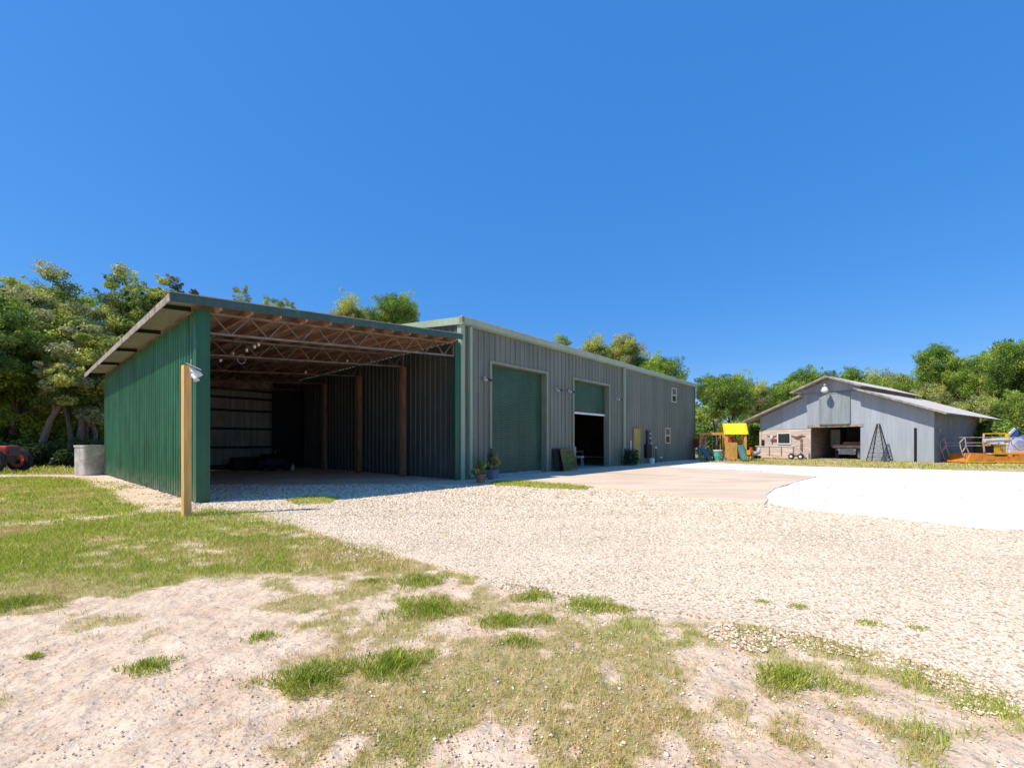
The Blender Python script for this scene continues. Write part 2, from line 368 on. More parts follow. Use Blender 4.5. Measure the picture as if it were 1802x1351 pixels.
def gravelmat(name, c_lo, c_hi, c_dark, sc=28, dark=.42, bump=1.0, patch=.3):
    m=bpy.data.materials.new(name); m.use_nodes=True; n,l=m.node_tree.nodes,m.node_tree.links; b=n['Principled BSDF']
    b.inputs['Roughness'].default_value=.95; b.inputs['Specular IOR Level'].default_value=.1
    tc=n.new('ShaderNodeTexCoord')
    v=n.new('ShaderNodeTexVoronoi'); v.inputs['Scale'].default_value=sc; v.inputs['Randomness'].default_value=1; l.new(tc.outputs['Object'],v.inputs['Vector'])
    sp=n.new('ShaderNodeSeparateColor'); l.new(v.outputs['Color'],sp.inputs[0])
    r=n.new('ShaderNodeValToRGB'); e=r.color_ramp.elements; e[0].position=0; e[0].color=(*c_dark,1); e[1].position=1; e[1].color=(*c_hi,1)
    q=e.new(.10); q.color=(*c_dark,1); q=e.new(.2); q.color=(*c_lo,1)
    l.new(sp.outputs[0],r.inputs[0])
    d=n.new('ShaderNodeMapRange'); d.inputs['From Min'].default_value=.45; d.inputs['From Max'].default_value=.75; d.inputs['To Min'].default_value=1; d.inputs['To Max'].default_value=dark
    l.new(v.outputs['Distance'],d.inputs['Value'])
    nz=n.new('ShaderNodeTexNoise'); nz.inputs['Scale'].default_value=.55; nz.inputs['Detail'].default_value=5; l.new(tc.outputs['Object'],nz.inputs['Vector'])
    nr=n.new('ShaderNodeMapRange'); nr.inputs['From Min'].default_value=.3; nr.inputs['From Max'].default_value=.7; nr.inputs['To Min'].default_value=1-patch; nr.inputs['To Max'].default_value=1.05
    l.new(nz.outputs['Fac'],nr.inputs['Value'])
    # packed wheel lanes running along the drive
    tm=n.new('ShaderNodeMapping'); tm.inputs['Rotation'].default_value=(0,0,-.35); tm.inputs['Scale'].default_value=(.09,1.5,1); l.new(tc.outputs['Object'],tm.inputs['Vector'])
    tn=n.new('ShaderNodeTexNoise'); tn.inputs['Scale'].default_value=1; tn.inputs['Detail'].default_value=5; tn.inputs['Roughness'].default_value=.6; l.new(tm.outputs[0],tn.inputs['Vector'])
    tr=n.new('ShaderNodeMapRange'); tr.inputs['From Min'].default_value=.36; tr.inputs['From Max'].default_value=.56; tr.inputs['To Min'].default_value=1-patch*.9; tr.inputs['To Max'].default_value=1; l.new(tn.outputs['Fac'],tr.inputs['Value'])
    m0=n.new('ShaderNodeMath'); m0.operation='MULTIPLY'; l.new(tr.outputs[0],m0.inputs[0]); l.new(nr.outputs[0],m0.inputs[1])
    mu=n.new('ShaderNodeMath'); mu.operation='MULTIPLY'; l.new(d.outputs[0],mu.inputs[0]); l.new(m0.outputs[0],mu.inputs[1])
    sc_=n.new('ShaderNodeVectorMath'); sc_.operation='SCALE'; l.new(r.outputs[0],sc_.inputs[0]); l.new(mu.outputs[0],sc_.inputs['Scale'])
    l.new(sc_.outputs[0],b.inputs['Base Color'])
    inv=n.new('ShaderNodeMath'); inv.operation='SUBTRACT'; inv.inputs[0].default_value=1; l.new(v.outputs['Distance'],inv.inputs[1])
    bp=n.new('ShaderNodeBump'); bp.inputs['Strength'].default_value=bump; bp.inputs['Distance'].default_value=.015; l.new(inv.outputs[0],bp.inputs['Height']); l.new(bp.outputs[0],b.inputs['Normal'])
    return m
def flat(name, poly, z, m, thick=0):
    tris=tessellate_polygon([[Vector((p[0],p[1],0)) for p in poly]]); n=len(poly)
    v=[(p[0],p[1],z) for p in poly]; f=[tuple(t) for t in tris]
    if thick:
        v+=[(p[0],p[1],z-thick) for p in poly]; f+=[(i,(i+1)%n,n+(i+1)%n,n+i) for i in range(n)]
    # faces must all look up
    ff=[]
    for t in f:
        a,b,c=[Vector(v[i]) for i in t[:3]]
        ff.append(t if (len(t)>3 or (b-a).cross(c-a).z>0) else t[::-1])
    me=bpy.data.meshes.new(name); me.from_pydata(v,[],ff); me.materials.append(m); o=bpy.data.objects.new(name,me); link(o); o['kind']='structure'; return o
GM=gravelmat('tan_gravel',(.80,.62,.43),(.93,.78,.59),(.42,.30,.19),sc=58,dark=.82,bump=.25,patch=.14)
WM=gravelmat('white_crushed_stone',(.90,.86,.79),(.95,.93,.88),(.74,.69,.6),sc=30,dark=.8,bump=.3,patch=.04)
flat('gravel_yard', densify(YARD,.14,.25,3,2.2), .000, GM, .06)
flat('white_gravel_drive', densify(WHITEG,.22,.16,13,3.6), .012, WM, .03)
CM=mat('pinkish_concrete',(.86,.68,.50),.9,.12,.55,bump=.15,bscale=30,col2=(.64,.48,.34),streak=.0,stretch=(.6,1.6,1))
_n,_l=CM.node_tree.nodes,CM.node_tree.links
flat('concrete_apron', SLAB, .03, CM, .05)
# expansion joints and a tyre-darkened band are cut as shallow dark strips of the apron
jt=MB()
for x in (6.1,11.6,17.0):
    a=L2W(x,-.05); b=L2W(x,-7.6 if x<15 else -6.0)
    jt.bar((a[0],a[1],.029),(b[0],b[1],.029),.025,.008)
o=jt.build('concrete_joint','darkgrey'); o['kind']='structure'

# ------------------------------------------------------------------ stones
def stones(name, n, rmin, rmax, poly, z0, cols, m, sz, dens=None, warp=.25):
    # candidate points spread evenly in bearing and with distance
    r=rmin+(rmax-rmin)*rng.random(n*4)**1.1; x=r*(rng.random(n*4)*2.9-1.45); y=r
    wx=(fbm(x*2,y*2,77)-.5)*warp*2
    k=inpoly(x+wx,y+wx,poly)
    if dens is not None: k&=rng.random(len(x))<dens(x,y)
    x,y=x[k][:n],y[k][:n]; n=len(x)
    ico=np.array([(0,0,1),(.89,0,.45),(.28,.85,.45),(-.72,.53,.45),(-.72,-.53,.45),(.28,-.85,.45),(.72,.53,-.45),(-.28,.85,-.45),(-.89,0,-.45),(-.28,-.85,-.45),(.72,-.53,-.45),(0,0,-1)])
    fc=np.array([(0,1,2),(0,2,3),(0,3,4),(0,4,5),(0,5,1),(1,6,2),(2,7,3),(3,8,4),(4,9,5),(5,10,1),(6,7,2),(7,8,3),(8,9,4),(9,10,5),(10,6,1)])
    s=sz*(.5+rng.random(n)**3*1.5)*np.clip(y/6,.8,2.2)
    V=ico[None]*(1+(rng.random((n,12,1))-.5)*.5)*s[:,None,None]
    V=V*np.stack([1+.5*rng.random(n),.8+.4*rng.random(n),.3+.35*rng.random(n)],-1)[:,None]
    a=rng.random(n)*6.28; c_,s_=np.cos(a)[:,None],np.sin(a)[:,None]
    X=V[...,0]*c_-V[...,1]*s_+x[:,None]; Y=V[...,0]*s_+V[...,1]*c_+y[:,None]
    Z=V[...,2]+z0+ (s*.2)[:,None]
    if name in('scattered_stones','sand_clods'): Z=Z+groundz(x,y)[:,None]+.006
    P=np.stack([X,Y,Z],-1).reshape(-1,3)
    Fc=(fc[None]+np.arange(n)[:,None,None]*12).reshape(-1,3)
    pal=np.array(cols); t=pal[rng.integers(0,len(pal),n)]*(.85+.3*rng.random((n,1)))
    return npmesh(name,P,Fc,m,np.repeat(t,12,0))
STM=bpy.data.materials.new('stone'); STM.use_nodes=True
_n,_l=STM.node_tree.nodes,STM.node_tree.links; _a=_n.new('ShaderNodeAttribute'); _a.attribute_name='tone'
_l.new(_a.outputs['Color'],_n['Principled BSDF'].inputs['Base Color']); _n['Principled BSDF'].inputs['Roughness'].default_value=.9; _n['Principled BSDF'].inputs['Specular IOR Level'].default_value=.15
o=stones('gravel_stones',130000,2.2,14,YARD,-.002,[(.93,.79,.61),(.88,.72,.53),(.78,.61,.42),(.95,.84,.68),(.64,.48,.32),(.92,.77,.57),(.40,.29,.19)],STM,.0078,dens=lambda x,y:(~inpoly(x,y,SLAB)&~inpoly(x,y,WHITEG))*np.clip(1.3-y/22,.2,1),warp=.8); tag(o,'loose tan gravel stones over the yard','gravel',kind='stuff')
SANDP=[G(*p) for p in [(-500,1700),(-500,1090),(50,1075),(250,1042),(480,1010),(620,1045),(760,1110),(1000,1100),(1290,1100),(1600,1180),(1900,1260),(1900,1700)]]
SC=[(.84,.65,.49),(.78,.59,.43),(.86,.68,.52),(.50,.36,.25),(.66,.49,.34)]
o=stones('sand_clods',15000,1.3,7.5,SANDP,0,SC,STM,.004,dens=lambda x,y: np.clip((fbm(x*1.7,y*1.7,66)-.35)*3,.05,1)); tag(o,'small clods and grit lying on the pink sand','sand clods',kind='stuff')
PW=[G(*p) for p in [(600,1351),(640,1060),(840,1005),(1000,1035),(1290,1095),(1500,1130),(1760,1200),(1900,1351)]]
o=stones('scattered_stones',3200,1.3,8.5,PW,0,[(.88,.82,.76),(.78,.68,.6),(.5,.4,.33)],STM,.006); tag(o,'pale stones scattered in the patchy grass','gravel',kind='stuff')
o=stones('white_gravel_stones',9000,10,24,WHITEG,.014,[(.9,.88,.85),(.86,.84,.8),(.7,.65,.6)],STM,.009); tag(o,'white crushed stones of the drive','gravel',kind='stuff')

# ------------------------------------------------------------------ grass
def blades(x,y,z,h,w,cols,seedlean=.5,tris=True):
    n=len(x); a=rng.random(n)*6.283; lean=(.15+rng.random(n)*seedlean)*h; la=rng.random(n)*6.283
    dx,dy=np.cos(a)*w/2,np.sin(a)*w/2
    lx,ly=np.cos(la)*lean,np.sin(la)*lean
    P=np.stack([np.stack([x-dx,y-dy,z],-1),np.stack([x+dx,y+dy,z],-1),
                np.stack([x+dx*.75+lx*.35,y+dy*.75+ly*.35,z+h*.6],-1),np.stack([x-dx*.75+lx*.35,y-dy*.75+ly*.35,z+h*.6],-1),
                np.stack([x+lx,y+ly,z+h],-1)],1).reshape(-1,3)
    base=np.arange(n)[:,None]*5
    Fc=np.concatenate([base+np.array([[0,1,2]]),base+np.array([[0,2,3]]),base+np.array([[3,2,4]])],0)
    return P,Fc,np.repeat(cols,5,0)
GREEN=np.array([(.34,.47,.03),(.46,.58,.035),(.20,.33,.025),(.62,.64,.06),(.74,.64,.16)])
DRY=np.array([(.86,.61,.31),(.76,.52,.23),(.66,.54,.16),(.54,.52,.10),(.90,.68,.38)])
def pick(pal,n): return pal[rng.integers(0,len(pal),n)]*(.75+.5*rng.random((n,1)))
def scatter(n, ymin, ymax, dfun, power=1.0):
    y=ymin+(ymax-ymin)*rng.random(n)**power; x=y*(rng.random(n)*2.9-1.45)
    k=rng.random(n)<dfun(x,y); return x[k],y[k]
def lawn(name,n,ymin,ymax,dfun,h,w,green=.8,label='',power=1.0,per=5,zfun=groundz):
    x,y=scatter(n,ymin,ymax,dfun,power)
    m=len(x); sp=np.clip(y*.008,.015,.12)
    x=np.repeat(x,per)+rng.normal(0,1,m*per)*np.repeat(sp,per); y=np.repeat(y,per)+rng.normal(0,1,m*per)*np.repeat(sp,per)
    k=np.abs(y)>.3; x,y=x[k],y[k]
    N=len(x); big=fbm(x*.9,y*.9,61); gmask=(rng.random(N)<np.clip(green+(big-.5)*3.2,0.03,.97))
    cols=np.where(gmask[:,None],pick(GREEN,N),pick(DRY,N))
    sc=np.clip(y/9,.55,2.6)
    hh=h*(.4+rng.random(N))*(.6+big*.9); P,Fc,T=blades(x,y,zfun(x,y)-.003,hh,w*sc*(.7+.6*rng.random(N)),cols,1.0)
    return tag(npmesh(name,P,Fc,GRASSM,T),label,'grass',kind='stuff')
lawnD=lambda x,y: grassD(x,y)*inpoly(x,y,[(-40,4.8),(-5,4.6),(-1.2,4.4),(-.9,6.5),(-5,9.6),(-8.5,10),(-16,18.1),(-40,18)])
lawn('lawn_grass',125000,4.6,18,lawnD,.055,.0085,.80,'short green lawn beside the green shed wall',1.0)
def patchD(x,y):
    return np.where((y<8.2),grassD(x,y),0)*(~inpoly(x,y,YARD))*np.clip(1-(x<-9)*1,0,1)
lawn('patchy_grass',125000,1.1,7.2,lambda x,y: patchD(x,y)**1.3,.036,.0052,.40,'thin brown and green grass growing through the sand',1.25)
lawn('far_grass',26000,22,48,lambda x,y: inpoly(x,y,FARGRASS)*1.0,.08,.014,.55,'mown grass strip in front of the grey barn',1.0,per=3,zfun=lambda x,y:x*0-.006)
lawn('shade_grass',16000,17,30,lambda x,y: inpoly(x,y,LEFTDARK)*1.0,.14,.012,.85,'rough grass in the shade under the left trees',1.0,per=4,zfun=lambda x,y:x*0-.006)
def tuft(name,px,py,rad,nb,h,label,green=.9,group=None,W=None):
    cx,cy=G(px,py) if W is None else W
    a=rng.random(nb)*6.283; r=rng.random(nb)**.75*rad*(.72+.17*np.sin(a*3+px)+.1*np.sin(a*5+py)); x=r*np.cos(a)*1.25; y=r*np.sin(a)
    gm=rng.random(nb)<green; cols=np.where(gm[:,None],pick(GREEN[:4]*.85,nb),pick(DRY,nb))
    z=np.full(nb,float(groundz(np.array([cx]),np.array([cy]))[0])+.001)
    P,Fc,T=blades(x,y,z*0-.005,h*(.45+.75*rng.random(nb))*np.clip(1.15-r/rad*.5,.35,1.2),np.full(nb,.006)*np.clip(cy/6,.8,1.6),cols,1.4)
    o=npmesh(name,P,Fc,GRASSM,T); o.location=(cx,cy,max(z[0],0)); return tag(o,label,'grass clump',group)
TF=[(25,1062,.26,900,.12,'thick dark clump at the lawn corner beside the sand, far left'),
(750,1070,.34,1500,.13,'broadest green clump in the patchy ground below the lawn tip'),
(888,1092,.22,800,.10,'round green clump between the broad clump and the gravel'),
(1040,1066,.28,1000,.10,'long green clump on the gravel edge, centre of the photo'),
(958,1089,.12,300,.07,'small round clump just left of the long gravel-edge clump'),
(940,1050,.2,600,.09,'green clump above the small round one, on pale gravel'),
(735,1022,.3,1000,.10,'green clump at the tip of the lawn'),
(652,1022,.12,300,.07,'small dark clump in a bare patch left of the lawn tip'),
(545,1192,.24,1100,.12,'bright green clump near the lower edge, left of centre'),
(690,1168,.26,1100,.12,'spreading clump in the sand right of the bright green one'),
(262,1172,.15,450,.08,'low clump alone on the pink sand, lower left'),
(1340,1058,.08,150,.045,'tiny weed on the gravel, leftmost of four in a slanting row'),
(1405,1067,.10,220,.05,'low round weed on the gravel, second of the slanting row'),
(1532,1097,.11,240,.05,'flat green weed on the gravel, third of the slanting row'),
(1617,1105,.08,140,.045,'small weed on the gravel, rightmost of the slanting row'),
(1385,1192,.2,800,.11,'bright green clump in the brown grass, lower right'),
(915,1128,.14,400,.08,'small clump in the brown grass below the round green clump'),
(1090,1070,.12,260,.07,'brownish clump just right of the long gravel-edge clump'),
(460,1120,.12,220,.08,'thin straggly weed on the sand left of the broad clump'),
(60,1153,.05,150,.05,'tiny weed at the left on the pink sand')]
for px,py,r,nb,h,lb in TF: tuft('grass_clump',px,py,r*1.1,int(nb*1.3),h*.46,lb, .9 if 'brown' not in lb[:8] else .3)
# weed strip at the slab edge
ws=MB()
def stripD(x,y):
    poly=[G(*p) for p in [(862,848),(925,847),(1000,852),(1045,858),(1030,862),(960,860),(900,855),(870,856)]]
    return inpoly(x+(fbm(x*4,y*4,3)-.5)*.5,y,poly)*1.0
x,y=rng.random(40000)*6-2.5, rng.random(40000)*6+11.5
k=stripD(x,y)>0; x,y=x[k],y[k]; N=len(x)
P,Fc,T=blades(x,y,np.full(N,.0),.05*(.5+rng.random(N)),np.full(N,.014),pick(GREEN,N),1.0)
tag(npmesh('slab_edge_weeds',P,Fc,GRASSM,T),'strip of green weeds along the edge of the concrete apron','weeds',kind='stuff')
x,y=rng.random(30000)*5-6, rng.random(30000)*4+8.6
poly=[G(*p) for p in [(500,880),(545,872),(600,876),(580,886),(520,888)]]
k=inpoly(x,y,poly); x,y=x[k],y[k]; N=len(x)
P,Fc,T=blades(x,y,np.full(N,.0),.04*(.5+rng.random(N)),np.full(N,.01),pick(GREEN,N),1.0)
tag(npmesh('shed_mouth_weeds',P,Fc,GRASSM,T),'patch of weeds in the shade at the mouth of the open shed','weeds',kind='stuff')

# ------------------------------------------------------------------ main steel building
BL,BD,EH=24.1,12.9,5.62
B=thing('metal_building','long grey ribbed steel workshop with two roller doors','building',CO,RZ)
RG=lambda y: EH+ .1*min(y,BD-y) if True else 0
D1=(1.5,5.0,4.32); D2=(7.2,10.62,4.32)
w=MB()
for a,b,z0,z1 in [(.12,D1[0],0,EH),(D1[0],D1[1],D1[2],EH),(D1[1],D2[0],0,EH),(D2[0],D2[1],D2[2],EH),(D2[1],BL,0,EH)]:
    w.ribbed('y',0,a,b,z0,z1,.3,.04,-1,.09)
w.build('front_wall','grey',B)
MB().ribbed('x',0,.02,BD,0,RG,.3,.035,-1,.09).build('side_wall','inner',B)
w=MB(); w.ribbed('y',BD,0,BL,0,EH,.3,.035,1); w.build('rear_wall','grey',B)
MB().ribbed('x',BL,0,BD,0,RG,.3,.035,1).build('end_wall','grey',B)
rt=MB(); zr=EH+.1*BD/2
rt.add([(-.12,-.12,EH+.06),(BL+.12,-.12,EH+.06),(BL+.12,BD/2,zr+.06),(-.12,BD/2,zr+.06),(-.12,BD+.12,EH+.06),(BL+.12,BD+.12,EH+.06)],[(0,1,2,3),(3,2,5,4)])
rt.build('roof','barnroof',B)
gt=MB(); gt.prism([(-.20,EH-.10),(-.045,EH-.14),(-.045,EH+.085),(-.20,EH+.10)],'x',-.14,BL+.14); gt.build('gutter','trim',B)
g2=MB(); g2.prism([(-.215,EH+.102),(-.03,EH+.102),(-.03,EH+.125),(-.215,EH+.125)],'x',-.15,BL+.15); g2.build('gutter_lip','pale_trim',B)
rk=MB(); rk.add([(-.14,-.2,EH-.16),(-.14,BD/2,zr-.12),(-.14,BD/2,zr+.10),(-.14,-.2,EH+.10),(-.04,-.2,EH-.16),(-.04,BD/2,zr-.12),(-.04,BD/2,zr+.10),(-.04,-.2,EH+.10)],[(0,1,2,3),(7,6,5,4),(0,4,5,1),(3,2,6,7),(0,3,7,4)])
rk.build('rake_trim','trim',B)
c=MB(); c.box(-.06,.12,-.055,0.0,0,EH-.14); c.box(-.062,-.03,0.0,.16,0,EH-.14); c.build('corner_trim','trim',B)
c=MB(); c.box(BL-.12,BL+.05,-.055,.12,0,EH-.14); c.build('corner_trim','green_trim',B)
for xx in (.34,12.25):
    d=MB(); d.box(xx-.055,xx+.055,-.16,-.05,.22,EH-.16); 
    d.bar((xx,-.105,.26),(xx,-.24,.08),.10,.09)
    for zz in (1.5,3.4,5.0): d.box(xx-.075,xx+.075,-.165,-.04,zz,zz+.03)
    d.build('downspout','trim',B)
for (a,b,h),low,nm in ((D1,0.0,'closed'),(D2,2.72,'half open')):
    j=MB(); t=.10
    j.box(a-t,a+.01,-.07,.26,0,h+t); j.box(b-.01,b+t,-.07,.26,0,h+t); j.box(a+.01,b-.01,-.07,.26,h,h+t)
    j.build('door_frame','jamb',B)
    s=MB(); zz=low+.08; V=[]; Fc=[]; k=0
    while zz<h:
        for dz,o_ in ((0,0),(.012,.022),(.055,.022),(.067,0)):
            V += [(a+.012,.24-o_,zz+dz),(b-.012,.24-o_,zz+dz)]
        zz+=.083
    n=len(V)//2
    V=[(p[0],p[1],min(p[2],h)) for p in V]
    s.add(V,[(2*i,2*i+1,2*i+3,2*i+2) for i in range(n-1)])
    dr=s.build('roller_door','door',B)
    dr['label']='%s green slatted roller door'%nm
    q=MB(); q.box(a+.013,b-.013,.19,.27,low+.0,low+.09); q.build('bottom_bar','white' if low>0 else 'lightgrey',dr)
def window(xa,xb,za,zb,parent,y=-.045):
    f=MB(); t=.06
    f.box(xa-t,xa,y-.05,y+.04,za-t,zb+t); f.box(xb,xb+t,y-.05,y+.04,za-t,zb+t); f.box(xa,xb,y-.05,y+.04,zb,zb+t); f.box(xa-.02,xb+.02,y-.07,y+.04,za-t,za)
    m=(za+zb)/2; f.box(xa,xb,y-.035,y+.02,m-.03,m+.03)
    o=f.build('window','pale_trim',parent); q=MB(); q.box(xa,xb,y-.005,y+.01,za,zb); q.build('pane','glass',o)
    b_=MB()
    for i in range(6): b_.box(xa+.03,xb-.03,y-.012,y-.008,zb-.08-i*.085,zb-.05-i*.085)
    b_.build('blind','cream',o)
window(19.45,20.15,4.12,5.0,B); window(18.3,19.0,1.3,2.22,B)
d=MB(); d.box(13.55,14.42,-.075,-.042,.05,2.1); pd=d.build('entry_door','ochre',B); 
MB().lathe([(.03,-.03),(.035,0),(.03,.03)],10,(14.33,-.10,1.02),'y').build('handle','lightgrey',pd)
d=MB(); d.box(13.46,13.55,-.085,-.04,.03,2.2); d.box(14.42,14.51,-.085,-.04,.03,2.2); d.box(13.55,14.42,-.085,-.04,2.1,2.2); d.build('door_frame','timber',B)
# wall flood lamps, each with a backplate, neck and two heads
def flood(x,z,lab):
    p=L2W(x,0); r=thing('wall_lamp',lab,'lamp',(p[0],p[1],z),RZ,'twin-head lamps on the grey wall')
    MB().box(-.06,.06,-.075,-.045,-.06,.06).build('backplate','lightgrey',r)
    for s_ in (-1,1):
        h=MB(); a=Vector((0.02*s_,-.08,0)); b=Vector((.10*s_,-.20,-.02)); h.tube([a,b],.018,6)
        d=Vector((.35*s_,-.7,-.6)).normalized(); h.tube([b,b+d*.04,b+d*.11],[.02,.035,.052],12); h.build('lamp_head','lightgrey' if s_<0 else 'darkgrey',r,smooth=False)
flood(1.12,3.7,'twin-head lamp left of the closed roller door, nearest the downspout')
flood(5.75,3.72,'twin-head lamp just right of the closed roller door')
flood(6.75,3.74,'twin-head lamp just left of the half open roller door')
flood(11.5,3.72,'twin-head lamp right of the half open roller door')
# inside the half-open bay
def crate(name,label,cat,x,y,sx,sy,sz,m,z=0,rz=0):
    p=L2W(x,y); r=thing(name,label,cat,(p[0],p[1],z),RZ+rz)
    MB().box(-sx/2,sx/2,-sy/2,sy/2,0,sz*.88).build('body',m,r,bevel=.01); q=MB(); q.box(-sx/2-.015,sx/2+.015,-sy/2-.015,sy/2+.015,sz*.88,sz); q.build('lid',m,r,bevel=.01); return r
crate('storage_box','tall pale brown box inside the half open bay, left side','box',8.1,3.0,.5,.5,1.3,'cardboard')
crate('storage_box','dark grey box at the back of the half open bay','box',8.9,3.2,.9,.6,1.15,'darkgrey')
fs=MB(); fs.box(7.0,10.9,-.0,6.0,.012,.03); o=fs.build('bay_floor','dirtyconc',B)
p=L2W(9.75,1.3); t=thing('chair','pale cloth-covered chair standing inside the half open bay','chair',(p[0],p[1],.03),RZ+.3)
for a in (-.2,.2):
    for b in (-.2,.2): MB().tube([(a,b,0),(a*.9,b*.9,.45)],.018,8).build('leg','lightgrey',t)
MB().box(-.25,.25,-.25,.25,.45,.55).build('seat','cloth',t,bevel=.03); MB().box(-.25,.25,.2,.27,.5,1.05).build('backrest','cloth',t,bevel=.03)
p=L2W(10.15,1.9); t=thing('workbench','low bench heaped with pale rags deep in the open bay','bench',(p[0],p[1],.03),RZ)
MB().box(-.6,.6,-.3,.3,.75,.8).build('top','timber',t)
for a in (-.52,.52):
    for b in (-.24,.24): MB().box(a-.03,a+.03,b-.03,b+.03,0,.75).build('leg','timber',t)

# utilities by the yellow door
p=L2W(15.45,-.12); t=thing('electric_panel','tall dark meter cabinet with pale conduit beside the ochre door','meter box',(p[0],p[1],0),RZ)
MB().box(-.22,.22,-.07,.07,1.25,2.05).build('cabinet','darkgrey',t,bevel=.01)
MB().box(-.4,.30,-.10,.06,.35,1.2).build('cabinet','black',t,bevel=.01)
MB().lathe([(.07,-.05),(.075,0),(.07,.02)],14,(0.02,-.10,1.85),'y').build('meter','lightgrey',t)
MB().lathe([(.05,-.05),(.055,0),(.05,.02)],14,(0.02,-.10,1.58),'y').build('meter','white',t)
MB().tube([(.14,-.02,1.25),(.14,-.02,.0)],.03,8).build('conduit','lightgrey',t)
MB().tube([(.42,-.0,1.3),(.42,-.0,.05)],.035,8).build('conduit','white',t)
MB().box(.36,.48,-.06,.06,.2,.34).build('junction_box','white',t)
p=L2W(12.98,-.15); t=thing('standpipe','white pipe rising against the wall left of the ochre door','pipe',(p[0],p[1],0),RZ)
MB().tube([(0,0,0),(0,0,1.35)],.035,10).build('pipe','white',t); MB().lathe([(.05,0),(.05,.06)],12,(0,0,1.34)).build('cap','white',t)
p=L2W(16.4,-.2); t=thing('garden_tap','short dark standpipe with white fittings right of the meter cabinet','tap',(p[0],p[1],0),RZ)
MB().tube([(0,0,0),(0,0,.95)],.03,8).build('pipe','darkgrey',t); MB().lathe([(.06,0),(.08,.05),(.04,.12)],12,(0,0,.92)).build('valve','white',t)
p=L2W(17.0,-.3); t=thing('garden_tap','lowest white-capped pipe near the wall past the meter cabinet','tap',(p[0],p[1],0),RZ)
MB().tube([(0,0,0),(0,0,.3)],.03,8).build('pipe','darkgrey',t); MB().lathe([(.07,0),(.09,.05),(.05,.12)],12,(0,0,.28)).build('valve','white',t)
p=L2W(14.55,-.75); t=thing('bucket','small white lidded bucket on the slab before the meter cabinet','bucket',(p[0],p[1],.03),RZ)
MB().lathe([(.12,0),(.15,.28),(.15,.3)],20).build('body','white',t); MB().lathe([(.16,.3),(.16,.33),(.1,.34)],20).build('lid','white',t)
# leaning pipe at the far corner
p=L2W(24.3,-.1); t=thing('leaning_pole','thin grey pole leaning against the far corner of the workshop','pole',(p[0],p[1],0),RZ)
MB().tube([(-.9,-.5,.02),(.0,.0,1.35)],.03,8).build('pole','lightgrey',t)

# framed mossy screen
p=L2W(6.35,-.42); t=thing('framed_screen','wood-framed mossy screen leaning on the wall between the roller doors','screen',(p[0],p[1],.03),RZ+.12)
t.rotation_euler=(-.2,0,RZ+.1)
f=MB(); W_,H_=1.25,1.0
f.box(-W_/2,-W_/2+.07,-.03,.03,0,H_); f.box(W_/2-.07,W_/2,-.03,.03,0,H_); f.box(-W_/2+.07,W_/2-.07,-.03,.03,0,.07); f.box(-W_/2+.07,W_/2-.07,-.03,.03,H_-.07,H_)
f.build('frame','timber',t); MB().box(-W_/2+.07,W_/2-.07,-.005,.015,.07,H_-.07).build('mesh_panel','moss',t)
p=L2W(5.62,-.3); t=thing('dark_board','black board leaning behind the mossy screen','board',(p[0],p[1],.03),RZ); t.rotation_euler=(-.16,0,RZ-.2)
MB().box(-.25,.25,-.02,.02,0,1.02).build('board','black',t,bevel=.005); MB().box(-.27,.27,-.035,-.02,.98,1.04).build('edge_strip','darkgrey',t)

# ------------------------------------------------------------------ open shed (lean-to)
SX,SD=-7.85,12.9
Sd=thing('open_shed','open-fronted lean-to with green ribbed side wall and sloping roof','shed',CO,RZ)
uz=lambda x,y: 4.285+(x+7.7)*.077-y*.02
MB().ribbed('x',SX,.12,SD,.04,lambda y: uz(SX,y)-.02,.235,.032,-1,.10).build('side_wall','green',Sd)
MB().ribbed('x',SX+.06,.12,SD-.05,.04,lambda y: uz(SX,y)-.05,.235,.03,1,.10).build('side_liner','cream',Sd)
c=MB(); c.box(SX-.035,SX-.0,-.02,.16,0,uz(SX,0)); c.box(SX,-7.62,-.02,.035,0,uz(SX,0)-.01); c.box(-7.66,-7.62,.035,.13,0,uz(SX,0)-.01)
c.build('corner_trim','green_trim',Sd)
c=MB(); c.box(-.30,-.065,-.01,.10,0,uz(-.2,0)-.02); c.build('jamb_post','green_trim',Sd)
c=MB(); c.box(SX-.03,SX+.06,SD-.1,SD+.03,0,uz(SX,SD)); c.build('corner_trim','green_trim',Sd)
MB().ribbed('y',SD-.02,-7.8,-1.42,.25,4.05,.3,.03,-1,.1).build('rear_wall','cream',Sd)
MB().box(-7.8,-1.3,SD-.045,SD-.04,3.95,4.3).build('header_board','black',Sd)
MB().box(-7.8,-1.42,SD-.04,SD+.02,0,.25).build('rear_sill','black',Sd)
MB().box(-1.55,-.04,SD-.5,SD-.45,0,4.45).build('rear_dark_panel','black',Sd)  # plain black panel filling the dark end of the rear wall
MB().box(-1.7,0.0,SD+.03,SD+.06,0,4.6).build('rear_light_block','black',Sd); MB().box(-.06,-.005,SD-.6,SD+.02,0,4.4).build('corner_filler','black',Sd)  # black boxes added to stop light leaking in at the rear corner
g_=[3.9,3.5,2.88,1.99,1.08]
for z in g_: MB().box(-7.78,-1.43,SD-.16,SD-.055,z-.055,z+.055).build('girt','black',Sd)
